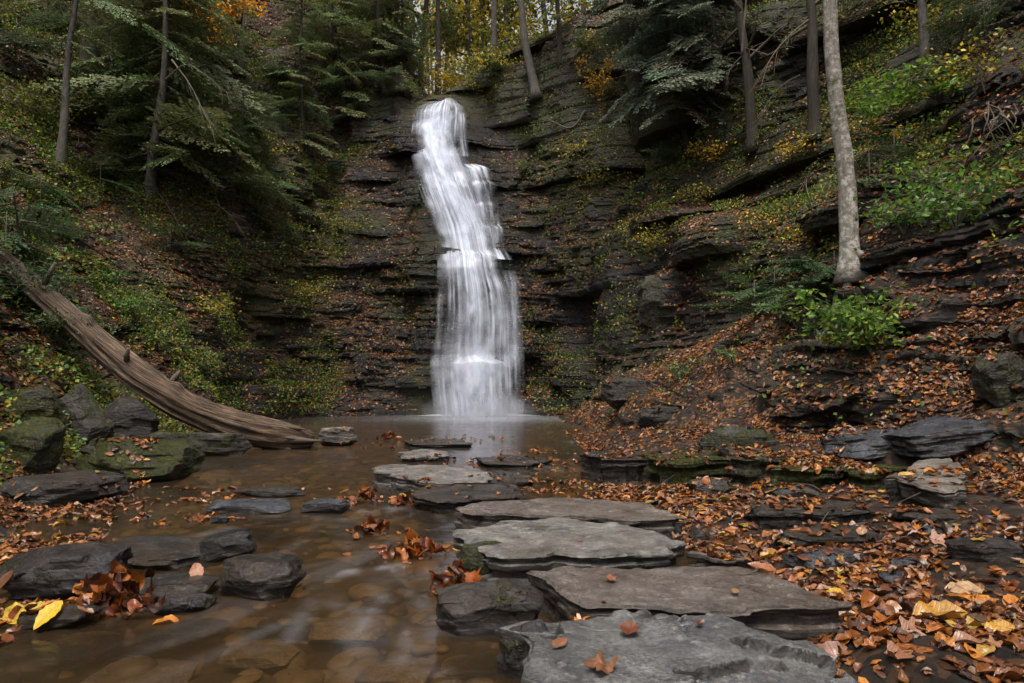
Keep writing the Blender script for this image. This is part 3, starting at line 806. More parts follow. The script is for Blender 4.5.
main = [(98, 430, 455, 25.6, .9), (104, 428, 458, 25.1, 1.1), (110, 416, 464, 24.7, .95), (116, 412, 465, 24.4, 1.0), (130, 412, 464, 24.2, 1.15), (150, 411, 464, 24.0, 1.0), (158, 412, 468, 23.4, 1.1),
        (175, 415, 474, 23.2, 1.0), (190, 420, 480, 22.6, 1.05), (212, 428, 488, 22.3, 1.1), (228, 433, 495, 22.0, 1.15), (252, 438, 500, 21.3, 1.15), (256, 437, 506, 20.9, 1.1),
        (268, 438, 508, 20.5, 1.05), (290, 436, 517, 20.4, .85), (320, 434, 522, 20.3, .72), (354, 431, 524, 20.2, .7), (366, 430, 525, 20.0, .95), (385, 431, 525, 19.9, .95), (416, 435, 525, 19.8, 1.2)]
core = [(103, 430, 456, 25.0, 1.), (130, 416, 452, 24.2, 1.1), (158, 418, 456, 23.5, 1.1), (190, 430, 468, 22.7, 1.2), (228, 445, 484, 22.0, 1.3), (254, 452, 490, 21.1, 1.2), (300, 455, 492, 20.4, .9), (357, 452, 488, 20.2, .7), (363, 440, 505, 20., 1.2), (416, 445, 508, 19.8, 1.3)]
side = [(164, 460, 478, 23.3, .4), (169, 464, 490, 23.0, .9), (184, 468, 495, 22.9, .55), (187, 468, 499, 22.6, .9), (205, 472, 500, 22.5, .5), (208, 472, 502, 22.2, .9), (228, 476, 502, 22.1, .5), (231, 478, 505, 21.8, .8), (250, 480, 506, 21.7, .4), (262, 484, 514, 21.0, .7)]
thin = [(112, 452, 468, 24.4, .7), (125, 456, 468, 24.2, .6), (140, 457, 468, 24.1, .4), (160, 458, 472, 23.6, .5)]
drip = [(268, 500, 516, 20.5, .1), (285, 502, 522, 20.4, .5), (345, 504, 524, 20.3, .5), (352, 502, 525, 20.2, .6), (416, 504, 523, 19.9, .5)]
dripl = [(285, 434, 448, 20.6, .05), (310, 433, 448, 20.5, .4), (350, 433, 446, 20.3, .3)]
fallroot = None
wf = []
for rows, seed, ns, fwd, dens, stk, tf, ed, ln in [(main, 100, 260, .10, .85, .5, 1, .34, 12), (main, 200, 260, .22, .62, .95, .7, .3, 34), (core, 300, 200, .32, .85, .3, 1, .5, 8),
                                                    (side, 400, 120, .2, .8, .7, 1.5, .3, 9), (thin, 500, 60, .15, .7, .9, 1, .3, 8), (drip, 600, 60, .15, .6, .7, 1, .5, 5), (dripl, 700, 50, .15, .6, .7, 1, .5, 4)]:
    Vs, al = veil(rows, seed, ns, fwd, dens, stk, tf, ed, ln)
    wf.append((Vs, al))
VV, QQ, AA, n0 = [], [], [], 0
for Vs, al in wf:
    VV.append(Vs.reshape(-1, 3)); QQ.append(grid_faces(*Vs.shape[:2]) + n0); AA.append(al.ravel()); n0 += Vs.shape[0] * Vs.shape[1]
wfo = link('waterfall', np_mesh('waterfall', np.concatenate(VV), np.concatenate(QQ), ft.m, {'veil': np.concatenate(AA)}))
tag(wfo, 'tall white waterfall dropping in silky tiers down the dark layered rock', 'waterfall', kind='structure')


mt_ = bpy.data.materials.new('mist'); mt_.use_nodes = True
mn = mt_.node_tree; mn.nodes.remove(mn.nodes['Principled BSDF'])
vol = mn.nodes.new('ShaderNodeVolumePrincipled'); tc = mn.nodes.new('ShaderNodeTexCoord'); gr = mn.nodes.new('ShaderNodeTexGradient'); gr.gradient_type = 'SPHERICAL'
mul = mn.nodes.new('ShaderNodeMath'); mul.operation = 'MULTIPLY'; mul.inputs[1].default_value = 1.8
mn.links.new(tc.outputs['Object'], gr.inputs[0]); mn.links.new(gr.outputs[1], mul.inputs[0]); mn.links.new(mul.outputs[0], vol.inputs['Density'])
vol.inputs['Color'].default_value = (.9, .93, 1, 1); mn.links.new(vol.outputs[0], mn.nodes['Material Output'].inputs['Volume'])
ph_ = np.linspace(0, math.pi, 17); th_ = np.linspace(0, 2 * math.pi, 32, endpoint=False)
SP = np.stack([np.sin(ph_)[:, None] * np.cos(th_), np.sin(ph_)[:, None] * np.sin(th_), np.cos(ph_)[:, None] + 0 * th_], -1)
qa = np.arange(17 * 32).reshape(17, 32); qb = np.roll(qa, -1, 1)
mo = link('mist', np_mesh('mist', SP.reshape(-1, 3), np.stack([qa[:-1], qa[1:], qb[1:], qb[:-1]], -1).reshape(-1, 4), mt_))
mo.location = (fc[0] + .05, 19.55, .12); mo.scale = (1.75, .75, .62)
tag(mo, 'soft white spray drifting where the waterfall hits the pool', 'mist', kind='stuff')

# ------------------------------------------------------------------ stones
ROCKS = []          # (verts, faces) in world space, for leaves to land on


def stone_obj(name, V, Q, T, mat, label, cat, group=None):
    base = np.array([V[:, 0].mean(), V[:, 1].mean(), V[:, 2].min()])
    F_ = [Q] + ([T] if T is not None and len(T) else [])
    o = link(name, np_mesh(name, V - base, F_, mat))
    o.location = base
    tag(o, label, cat, group)
    ROCKS.append((V, Q))
    return o


def slab(name, outline, ztop, thick, mat, label, tilt=(0, 0), seed=0, under=0.12, rough=1.0, relief=.008, cat='stepping stone', group='flat stepping stones leading across the stream'):
    pts = np.array([PZ(a, b, ztop)[:2] for a, b in outline])
    c = pts.mean(0)
    n = 320
    cl = np.concatenate([pts, pts[:1]])
    seg = np.linalg.norm(np.diff(cl, axis=0), axis=1); cs = np.concatenate([[0], np.cumsum(seg)])
    t = np.linspace(0, cs[-1], n, endpoint=False)
    o = np.stack([np.interp(t, cs, cl[:, 0]), np.interp(t, cs, cl[:, 1])], -1)
    jag = .09 * (sst(vn(t * 2.3, 0 * t, 0 * t + seed, 94), .35, .6) - .5) + .05 * (sst(vn(t * 6, 0 * t, 0 * t + seed, 95), .3, .6) - .5)
    dirs = unit(o - c)
    edge = 0.05 * (fbm(o[:, 0] * 3, o[:, 1] * 3, 0 * o[:, 0] + seed, 3, 90) - .5) * rough + .035 * (fbm(o[:, 0] * 14, o[:, 1] * 14, 0 * o[:, 0] + seed, 3, 91) - .5) * rough
    o = o + dirs * (edge + jag * rough)[:, None]
    size = np.linalg.norm(o - c, axis=1).mean()
    rings, zs = [], []
    for f in list(np.linspace(0.03, .97, 60)) + [0.99]:
        p = c + (o - c) * f
        zz_ = ztop + 0.022 * (fbm(p[:, 0] * 2.5, p[:, 1] * 2.5, 0 * p[:, 0] + seed, 3, 92) - .5) * rough + relief * sst(fbm(p[:, 0] * 2.6, p[:, 1] * 4, 0 * p[:, 0] + seed, 4, 93), .46, .50) + .010 * (fbm(p[:, 0] * 16, p[:, 1] * 16, 0 * p[:, 0] + seed, 3, 98) - .5)
        zz_ = zz_ - 0.010 * (f > .98)
        rings.append(p); zs.append(zz_)
    top_edge = zs[-1]
    ns = 26
    for j in range(1, ns + 1):
        g = j / ns
        zl = ztop - g * thick
        lay = np.floor(g * 7 + .6 * vn(0 * o[:, 0], o[:, 0] * 1.5, o[:, 1] * 1.5, seed + 3))
        off = .045 * (sst(vn(o[:, 0] * 2.6, o[:, 1] * 2.6, lay * 11.0, seed + 5), .2, .8) - .5) * rough + .03 * (vn(o[:, 0] * 11, o[:, 1] * 11, lay * 5 + g * 3, seed + 6) - .5) - .02 * math.sin(g * 3.1)
        off = off * min(1, g * 4) - under * .4 * g ** 2 * vn(o[:, 0] * 1.5, o[:, 1] * 1.5, 0 * o[:, 0], seed + 7)
        rings.append(o + dirs * off[:, None]); zs.append(top_edge * (1 - g) + zl * g)
    rings.append(c + (o - c) * .3); zs.append(np.full(n, ztop - thick))
    V = np.concatenate([np.concatenate([r, z_[:, None]], 1) for r, z_ in zip(rings, zs)])
    V[:, 2] += (V[:, 0] - c[0]) * tilt[0] + (V[:, 1] - c[1]) * tilt[1]
    m = len(rings)
    a = np.arange(m * n).reshape(m, n); b = np.roll(a, -1, 1)
    Q = np.stack([a[:-1], a[1:], b[1:], b[:-1]], -1).reshape(-1, 4)
    ci = len(V); V = np.concatenate([V, [V[:n].mean(0)], [V[-n:].mean(0)]])
    T = np.concatenate([np.stack([a[0], b[0], np.full(n, ci)], -1), np.stack([b[-1], a[-1], np.full(n, ci + 1)], -1)])
    # outlines run clockwise or not: make faces point outwards
    ar = np.sum(o[:, 0] * np.roll(o[:, 1], -1) - np.roll(o[:, 0], -1) * o[:, 1])
    if ar < 0: Q = Q[:, ::-1]; T = T[:, ::-1]
    return stone_obj(name, V, Q, T, mat, label, cat, group)


slab('stepping_stone', [(512, 638), (540, 630), (600, 630), (640, 620), (700, 618), (760, 632), (800, 655), (850, 683), (860, 730), (700, 760), (560, 740), (520, 690)], .13, .30, M['slab_wet'], 'pale blue grey cracked slab, the nearest stone at the bottom edge', (-.03, .02), 1, relief=.035)
slab('stepping_stone', [(527, 572), (560, 567), (640, 566), (740, 568), (800, 580), (858, 603), (800, 607), (700, 604), (602, 601), (570, 588)], .15, .20, M['slab_brown'], 'long brown flat slab with a ragged left end, second from the camera', (.0, .01), 2, .05)
slab('stepping_stone', [(464, 531), (490, 521), (560, 517), (620, 522), (670, 533), (692, 543), (650, 552), (600, 556), (540, 558), (490, 553), (468, 542)], .16, .26, M['slab_moss'], 'thick grey slab with green moss along its front lip', (.0, .0), 3)
slab('stepping_stone', [(462, 508), (480, 502), (560, 500), (640, 504), (672, 511), (682, 518), (620, 520), (540, 517), (480, 515)], .13, .19, M['slab_brown'], 'wide brownish slab just behind the moss lipped slab', (.0, .0), 4)
slab('stepping_stone', [(412, 491), (430, 487), (470, 485), (512, 487), (516, 495), (480, 499), (440, 500), (420, 497)], .10, .17, M['dark'], 'dark grey angular slab half in front of a paler one', (.0, .02), 5)
slab('stepping_stone', [(373, 468), (395, 465), (440, 466), (478, 472), (490, 482), (455, 484), (410, 481), (378, 474)], .13, .20, M['slab'], 'pale tan grey slab farthest left of the large stepping stones', (.0, .0), 6)
slab('stepping_stone', [(398, 453), (420, 450), (450, 451), (452, 456), (430, 458), (405, 457)], .05, .12, M['slab'], 'small thin pale stone low in the water behind the tan grey slab', (0, 0), 7)
slab('stepping_stone', [(402, 441), (430, 438), (465, 439), (469, 444), (440, 445), (410, 445)], .05, .12, M['dark'], 'dark flat stone nearest the waterfall pool, crossed by leaves', (0, 0), 8)
slab('stepping_stone', [(480, 459), (505, 455), (548, 457), (552, 462), (520, 464), (490, 463)], .05, .12, M['dark'], 'dark flat stone with leaves at the left of the leafy bank edge', (0, 0), 9)
slab('stepping_stone', [(700, 557), (722, 550), (752, 552), (762, 560), (740, 566), (710, 564)], .09, .16, M['slab_brown'], 'small tan flat stone right behind the long brown slab', (0, 0), 10)
slab('stepping_stone', [(470, 476), (500, 470), (520, 474), (530, 480), (500, 483)], .04, .12, M['dark'], 'low dark stone among leaves right of the tan grey slab', (0, 0), 11)


def rock(name, box, Y, mat, label, cat='rock', seed=0, depth=.7, flat=False, planes=14, tilt=0.0, strat=.5, group=None, sink=.15, lvl=72, point=0.0):
    """a faceted stone filling the pixel box when it stands at depth Y"""
    x0, y0, x1, y1 = box
    if Y is None:
        sink = max(sink, .45)
        Y = float(hit(min(max((x0 + x1) / 2, 5), 1019), y1 - 1)[1])
    a = P(x0, y1, Y); b = P(x1, y1, Y); t = P(x0, y0, Y)
    w = b[0] - a[0]; h = t[2] - a[2]
    dp = w * depth
    if flat:                                        # low stone: its top is seen foreshortened, so the height is less than the box
        h = max(h - dp * (1 - a[2] - h) / Y, h * .35)
    r_ = np.random.default_rng(1000 + seed)
    n = lvl
    th = np.linspace(0, 2 * math.pi, n * 2, endpoint=False); ph = np.linspace(.02, math.pi - .02, n)
    PH, TH = np.meshgrid(ph, th, indexing='ij')
    dr = np.stack([np.sin(PH) * np.cos(TH), np.sin(PH) * np.sin(TH), np.cos(PH)], -1)
    rad = np.full(PH.shape, 1.35)
    nrm = [(1, 0, 0), (-1, 0, 0), (0, 1, 0), (0, -1, 0), (0, 0, 1), (0, 0, -1)]
    for q in nrm:
        v = unit(np.array(q, float) + r_.normal(0, .16, 3)); dd = (dr @ v)
        rad = np.where(dd > 1e-3, np.minimum(rad, 1.0 / np.maximum(dd, 1e-3)), rad)
    for _ in range(planes):
        v = unit(r_.normal(0, 1, 3)); dd = dr @ v; off = r_.uniform(.82, 1.18)
        rad = np.where(dd > 1e-3, np.minimum(rad, off / np.maximum(dd, 1e-3)), rad)
    Pq = dr * rad[..., None]
    if point: Pq[..., 0] *= 1 - point * sst(Pq[..., 2], -.5, 1.1)
    mn = Pq.reshape(-1, 3).min(0); mx = Pq.reshape(-1, 3).max(0)
    Pq = (Pq - (mn + mx) / 2) / ((mx - mn) / 2)
    hh = h * (1 + sink)
    sc = np.array([w / 2, dp / 2, hh / 2])
    Pq = Pq * sc
    s0 = seed * 3.7
    q = Pq / max(w, .05)
    lay = np.floor(Pq[..., 2] / max(.025, h * .16) + 1.2 * vn(q[..., 0] * 2, q[..., 1] * 2, 0 * q[..., 0], seed))
    off = 1 + strat * .16 * (sst(vn(q[..., 0] * 5 + s0, q[..., 1] * 5, lay * 9.0, seed), .25, .75) - .5) + .10 * (fbm(q[..., 0] * 6 + s0, q[..., 1] * 6, q[..., 2] * 6, 4, seed) - .5) + .05 * (fbm(q[..., 0] * 22 + s0, q[..., 1] * 22, q[..., 2] * 40, 4, seed) - .5)
    Pq[..., :2] *= off[..., None]
    Pq[..., 2] += .10 * h * (fbm(q[..., 0] * 5, q[..., 1] * 5, 0 * q[..., 0] + s0, 4, seed + 3) - .5)
    ca, sa = math.cos(tilt), math.sin(tilt)
    X_, Z_ = Pq[..., 0] * ca - Pq[..., 2] * sa, Pq[..., 0] * sa + Pq[..., 2] * ca
    Pq[..., 0], Pq[..., 2] = X_, Z_
    c = np.array([(a[0] + b[0]) / 2, Y + dp * .45, a[2] + h / 2 - sink * h / 2])
    V = (Pq + c).reshape(-1, 3)
    m2 = n * 2
    g = np.arange(n * m2).reshape(n, m2); g2 = np.roll(g, -1, 1)
    Q = np.stack([g[:-1], g[1:], g2[1:], g2[:-1]], -1).reshape(-1, 4)
    V = np.concatenate([V, [V[:m2].mean(0)], [V[-m2:].mean(0)]])
    T = np.concatenate([np.stack([g[0], g2[0], np.full(m2, n * m2)], -1), np.stack([g2[-1], g[-1], np.full(m2, n * m2 + 1)], -1)])
    return stone_obj(name, V, Q, T, mat, label, cat, group)


GL = 'rocks along the left shore'; GF = 'stones in the foreground stream'; GR = 'rocks in the leaves on the right bank'
wy0 = lambda py, z=0.0: float(PZ(0, py, z)[1])
ROCK_LIST = [
    ('boulder', (-8, 388, 46, 428), None, 'moss', 'moss covered boulder at the left edge, topmost of the pile', GL, dict(depth=.9)),
    ('boulder', (42, 382, 96, 440), None, 'halfmoss', 'pointed blue grey boulder standing between the mossy boulders and the log', GL, dict(depth=.8, planes=10, point=.55, tilt=.25)),
    ('boulder', (-14, 419, 46, 466), None, 'moss', 'rounded mossy boulder with a bare grey top under the topmost one', GL, dict(depth=.9)),
    ('boulder', (54, 443, 170, 484), 6.75, 'moss', 'broad low green mossy boulder sloping into the water', GL, dict(depth=.75, tilt=-.12)),
    ('boulder', (80, 398, 142, 446), None, 'dark', 'dark speckled boulder behind the green mossy one', GL, dict(depth=.8, tilt=-.2)),
    ('rock', (-15, 466, 92, 507), 5.45, 'dark', 'flat dark leaf strewn rock at the left edge by the water', GL, dict(flat=True, depth=.9)),
    ('rock', (138, 430, 238, 457), 9.1, 'halfmoss', 'long low rock under the end of the fallen log', GL, dict(flat=True, depth=.4)),
    ('rock', (64, 533, 205, 573), wy0(573), 'dark', 'angular dark slab leaning with its corner up, centre of the left group', GF, dict(flat=True, depth=.8, tilt=-.10, planes=8)),
    ('rock', (192, 536, 250, 562), wy0(562), 'wet', 'small dark block with a lit edge, right of the angular slab', GF, dict(depth=.6, tilt=.22, planes=8)),
    ('boulder', (-20, 552, 100, 604), wy0(602), 'wet', 'large wet black boulder at the left edge', GF, dict(depth=.7)),
    ('rock', (100, 570, 206, 602), wy0(600), 'dark', 'flat topped brown stone in front of the angular slab', GF, dict(flat=True, depth=.5, planes=8)),
    ('rock', (204, 564, 292, 604), wy0(602), 'dark', 'rounded dark stone at the right end of the left group', GF, dict(depth=.7)),
    ('rock', (-10, 600, 86, 630), wy0(630), 'dark', 'thin tilted slab beside the yellow leaves at the left edge', GF, dict(flat=True, depth=.5, tilt=.18)),
    ('rock', (150, 598, 202, 616), wy0(614), 'wet', 'small wet stone with water trickling over it', GF, dict(depth=.8)),
    ('rock', (198, 495, 286, 515), wy0(514), 'blue', 'flat grey stone touching leaves in the mid stream', GF, dict(flat=True, depth=.6)),
    ('rock', (228, 483, 302, 498), wy0(497), 'dark', 'thin flat stone just behind the flat grey one', GF, dict(flat=True, depth=.5)),
    ('rock', (298, 496, 347, 515), wy0(514), 'blue', 'small grey stone with one leaf at the top of the riffle', GF, dict(flat=True, depth=.6)),
    ('rock', (314, 427, 354, 446), 10.6, 'tan', 'pale tan stone against the tip of the fallen log', GL, dict(depth=.8)),
    ('rock', (208, 516, 226, 524), wy0(523), 'blue', 'tiny dark stone alone among floating leaves', GF, dict(depth=.8)),
    ('boulder', (430, 584, 545, 638), wy0(636), 'wet', 'black wet block with a white glint beside the long brown slab', GF, dict(depth=.5, planes=8)),
    ('rock', (500, 625, 560, 670), 2.35, 'wet', 'dark stone wedged under the left side of the nearest slab', GF, dict(depth=.5)),
    ('rock', (458, 548, 520, 582), 3.45, 'moss', 'mossy stone under the left end of the moss lipped slab', GF, dict(depth=.6)),
    ('rock', (556, 440, 594, 456), None, 'halfmoss', 'small mossy rock at the shore where the leafy bank starts', GR, dict(flat=True, depth=.5)),
    ('rock', (578, 449, 640, 468), None, 'dark', 'dark undercut ledge rock by the side pool', GR, dict(flat=True, depth=.5)),
    ('rock', (630, 452, 676, 470), None, 'halfmoss', 'short ledge rock with a yellow leaf beside the side pool', GR, dict(flat=True, depth=.5)),
    ('rock', (704, 424, 782, 450), None, 'halfmoss', 'pale flat topped rock sitting on the leafy slope', GR, dict(flat=True, depth=.5, planes=7)),
    ('rock', (758, 499, 868, 526), None, 'dark', 'long dark flat rock in the leaves below the mossy ledge', GR, dict(flat=True, depth=.45)),
    ('rock', (778, 520, 898, 548), None, 'dark', 'dark lens shaped rock in front of the long dark flat one', GR, dict(flat=True, depth=.5)),
    ('rock', (796, 542, 872, 570), None, 'blue', 'blue grey flat stone below the dark lens shaped rock', GR, dict(flat=True, depth=.7)),
    ('rock', (896, 554, 930, 568), None, 'blue', 'small oval blue stone right of the blue grey flat stone', GR, dict(flat=True, depth=.8)),
    ('rock', (888, 568, 926, 586), None, 'blue', 'small blue stone under the oval one', GR, dict(flat=True, depth=.8)),
    ('rock', (838, 424, 938, 452), None, 'blue', 'sloping wet blue rock face, left part, scattered with leaves', GR, dict(depth=1.0, flat=True, tilt=.12)),
    ('rock', (922, 416, 1045, 446), None, 'blue', 'sloping wet blue rock face at the right edge', GR, dict(depth=1.0, flat=True, tilt=.15)),
    ('boulder', (986, 352, 1040, 392), None, 'halfmoss', 'upright mossy boulder at the right edge on the slope', GR, dict(depth=.6)),
    ('rock', (962, 534, 1040, 560), None, 'wet', 'dark flat rock at the right edge below the tan boulder', GR, dict(flat=True, depth=.5)),
    ('rock', (982, 594, 1040, 628), 3.0, 'wet', 'dark flat rock at the right edge near the large yellow leaves', GR, dict(flat=True, depth=.5)),
    ('rock', (858, 608, 898, 644), 2.75, 'wet', 'small dark stone poking up between curled leaves', GR, dict(depth=.8)),
    ('rock', (912, 620, 946, 646), 2.7, 'wet', 'small dark stone right of the leaf with star shaped veins', GR, dict(depth=.8)),
    ('rock', (690, 528, 714, 562), None, 'wet', 'dark stone tucked behind the right end of the mossy slab', GR, dict(depth=1.2)),
    ('rock', (690, 477, 742, 495), None, 'halfmoss', 'low mossy stone in leaves in front of the left ledge rock', GR, dict(flat=True, depth=.5)),
    ('rock', (904, 505, 984, 522), None, 'dark', 'thin flat dark stone below the tan boulder', GR, dict(flat=True, depth=.5)),
    ('rock', (915, 522, 965, 536), None, 'blue', 'thin blue stone under the thin flat dark stone', GR, dict(flat=True, depth=.5)),
    ('rock', (838, 406, 902, 428), None, 'dark', 'dark rock above the wet blue face', GR, dict(flat=True, depth=.5)),
    ('rock', (640, 405, 690, 425), None, 'dark', 'dark low rock on the leafy slope above the ledge', GR, dict(flat=True, depth=.5)),
    ('rock', (770, 484, 830, 500), None, 'halfmoss', 'grey flat stone almost buried in leaves under the mossy ledge', GR, dict(flat=True, depth=.5)),
    ('boulder', (640, 268, 692, 312), None, 'halfmoss', 'square mossy block fallen against the right cliff', GR, dict(depth=.6)),
    ('boulder', (602, 376, 652, 402), None, 'dark', 'rounded dark boulder at the foot of the right cliff', GR, dict(depth=.7)),
]
for i, (nm, bx_, Y, mt, lb, gr, kw) in enumerate(ROCK_LIST):
    rock(nm, bx_, Y, M[mt], lb, nm, seed=i + 1, group=gr, **kw)
slab('boulder', [(893, 475), (903, 467), (950, 462), (958, 468), (968, 487), (945, 486), (915, 480)], .33, .30, M['tan'], 'clean tan wedge shaped boulder at the end of the mossy ledge', (.03, .03), 31, .1, cat='boulder', group=GR)
slab('rock', [(655, 454), (690, 450), (722, 451), (724, 457), (690, 461), (662, 460)], .28, .30, M['moss'], 'mossy ledge rock, leftmost of the mossy row', (0.01, 0), 32, rough=1.8, cat='rock', group=GR)
slab('rock', [(724, 451), (760, 449), (790, 452), (786, 458), (750, 460), (728, 458)], .31, .32, M['halfmoss'], 'half mossy ledge rock, second of the mossy row', (-.03, .02), 38, rough=1.8, cat='rock', group=GR)
slab('rock', [(772, 460), (800, 455), (840, 456), (846, 464), (812, 468), (778, 466)], .30, .32, M['moss'], 'green mossy ledge rock in the middle of the mossy row', (.03, 0), 33, rough=1.8, cat='rock', group=GR)
slab('rock', [(840, 458), (870, 457), (895, 463), (896, 471), (865, 473), (842, 468)], .28, .32, M['moss'], 'mossy ledge rock touching the tan boulder', (-.04, 0), 39, rough=1.8, cat='rock', group=GR)
slab('rock', [(585, 455), (620, 451), (655, 452), (655, 459), (600, 460)], .24, .25, M['dark'], 'dark undercut ledge stone between the side pool and the mossy ledge', (0, 0), 34, cat='rock', group=GR)
slab('rock', [(760, 503), (800, 499), (862, 504), (868, 510), (820, 513), (765, 511)], .16, .2, M['dark'], 'thin dark ledge stone stepping down towards the lens shaped rock', (0, 0), 35, cat='rock', group=GR)
slab('rock', [(905, 510), (950, 503), (1000, 508), (990, 517), (930, 517)], .14, .16, M['blue'], 'thin blue grey flagstone in front of the tan boulder', (0, 0), 36, cat='rock', group=GR)
slab('rock', [(855, 485), (890, 482), (900, 490), (870, 493)], .12, .14, M['dark'], 'small dark flagstone under the right end of the mossy ledge', (0, 0), 37, cat='rock', group=GR)
# stones under the water, seen through it
for i, (a, b, c, dd, lb) in enumerate([(20, 628, 105, 665, 'broad brown stone under water at the lower left'), (440, 655, 500, 678, 'oval tan stone under water left of the nearest slab'),
                                       (150, 620, 215, 640, 'pale sunken stone below the trickling stone'), (300, 615, 380, 645, 'pale sunken stone under the riffle'),
                                       (60, 668, 170, 700, 'large sunken stone at the bottom left edge'), (215, 640, 290, 668, 'brown sunken stone in mid stream near the bottom edge'), (350, 650, 430, 690, 'olive sunken stone in the middle of the bottom edge')]):
    z0 = -.20
    rock('sunken_stone', (a, b, c, dd), float(PZ(0, dd, z0)[1]), M['tan'] if i % 2 else M['slab_brown'], lb, 'stone', seed=80 + i, depth=.8, flat=True, group='stones under the water', strat=.0, planes=5)


# ------------------------------------------------------------------ leaves
def leaf_template(k=9):
    """oval pointed leaf with toothed edge, length 1 along x"""
    s = np.linspace(0, 1, k)
    w = 0.30 * np.sin(math.pi * s ** .85) ** .85 * (1 + .07 * np.where(np.arange(k) % 2 == 1, 1, -1))
    w[0] = .012; w[-1] = .004
    V, Q = [], []
    for i in range(k):
        V += [(s[i], w[i], 0), (s[i], w[i] * .5, 0), (s[i], 0, 0), (s[i], -w[i] * .5, 0), (s[i], -w[i], 0)]
    for i in range(k - 1):
        for j in range(4):
            Q.append((i * 5 + j, i * 5 + j + 1, (i + 1) * 5 + j + 1, (i + 1) * 5 + j))
    V = np.array(V); V[:, 0] -= .5
    return V, np.array(Q)


def maple_template():
    """five lobed leaf: two rings of quads round a centre"""
    pts = [(0, .52), (12, .34), (24, .30), (38, .46), (48, .44), (60, .26), (78, .24), (100, .38), (118, .34), (140, .20), (168, .22), (180, .12)]
    th = [a for a, _ in pts] + [360 - a for a, _ in pts[-2:0:-1]]
    rr = [r for _, r in pts] + [r for _, r in pts[-2:0:-1]]
    th = np.radians(th); rr = np.array(rr); n = len(rr)
    o_ = np.stack([rr * np.cos(th), rr * np.sin(th), 0 * rr], -1)
    V = np.concatenate([o_, o_ * .55, o_ * .08]); i = np.arange(n); j = (i + 1) % n
    return V, np.concatenate([np.stack([i, i + n, j + n, j], -1), np.stack([i + n, i + 2 * n, j + 2 * n, j + n], -1)])


LT = [leaf_template(11), maple_template()]
L3 = (np.array([(-.5, 0, 0), (-.1, .3, .03), (.5, 0, 0), (-.1, -.3, .03), (-.1, 0, -.03)]), np.array([(0, 4, 1), (1, 4, 2), (2, 4, 3), (3, 4, 0)]))
PAL = np.array([(0.30, 0.10, 0.022), (0.42, 0.155, 0.025), (0.19, 0.06, 0.02), (0.32, 0.17, 0.085), (0.27, 0.12, 0.06), (0.09, 0.035, 0.016), (0.42, 0.24, 0.04), (0.36, 0.22, 0.14), (0.05, 0.022, 0.012), (0.45, 0.30, 0.05)])
PW = np.array([.26, .16, .20, .08, .07, .13, .025, .03, .06, .015]); PW = PW / PW.sum()


def frames(Nn, r_, tilt):
    n = unit(Nn + r_.normal(0, 1, Nn.shape) * tilt)
    t = unit(np.cross(n, r_.normal(0, 1, Nn.shape)))
    b = np.cross(n, t)
    return t, b, n


LV = []             # leaf-local coordinates of the last detailed scatter, for the veins


def scatter(pos, nor, size, col, r_, tilt=.25, detail=True, curl=.5):
    """leaves at pos; returns verts, faces, colours"""
    N_ = len(pos)
    t, b, n = frames(nor, r_, tilt)
    if detail:
        Vs, Fs, Cs, off = [], [], [], 0; LV.clear()
        pick = r_.random(N_) < .22
        for k, (TV, TQ) in enumerate(LT):
            ii = np.where(pick == bool(k))[0]
            if not len(ii): continue
            m = len(ii)
            V = np.repeat(TV[None], m, 0)
            c1 = r_.normal(0, curl, (m, 1)); c2 = r_.normal(.3, curl, (m, 1)); tw = r_.normal(0, curl * .6, (m, 1)); wv = r_.normal(0, .06, (m, 1))
            V[..., 2] = c1 * V[..., 0] ** 2 + c2 * np.abs(V[..., 1]) * 1.0 + tw * V[..., 0] * V[..., 1] * 2 + wv * np.sin(V[..., 0] * 11 + V[..., 1] * 9)
            V[..., 1] *= r_.uniform(.75, 1.15, (m, 1))
            V = V * size[ii][:, None, None]
            Wd = pos[ii][:, None] + V[..., :1] * t[ii][:, None] + V[..., 1:2] * b[ii][:, None] + (V[..., 2:] + .004) * n[ii][:, None]
            Fs.append((TQ[None] + (np.arange(m) * len(TV))[:, None, None] + off).reshape(-1, 4))
            cc = np.repeat(col[ii][:, None], len(TV), 1)
            
            Vs.append(Wd.reshape(-1, 3)); Cs.append(cc.reshape(-1, 3)); LV.append(np.tile(TV, (m, 1))); off += m * len(TV)
        return np.concatenate(Vs), np.concatenate(Fs), np.concatenate(Cs)
    TV, TQ = L3
    V = TV[None] * size[:, None, None]
    V = V * np.stack([np.ones(N_), r_.uniform(.7, 1.3, N_), r_.uniform(-2, 4, N_)], -1)[:, None]
    Wd = pos[:, None] + V[..., :1] * t[:, None] + V[..., 1:2] * b[:, None] + (V[..., 2:] + .006) * n[:, None]
    Fc = (TQ[None] + (np.arange(N_) * len(TV))[:, None, None]).reshape(-1, 3)
    return Wd.reshape(-1, 3), Fc, np.repeat(col[:, None], len(TV), 1).reshape(-1, 3)


def pal(n, r_, w=None, dark=1.0):
    c = PAL[r_.choice(len(PAL), n, p=PW if w is None else w)]
    return c * r_.uniform(.32, 1.25, (n, 1)) * dark


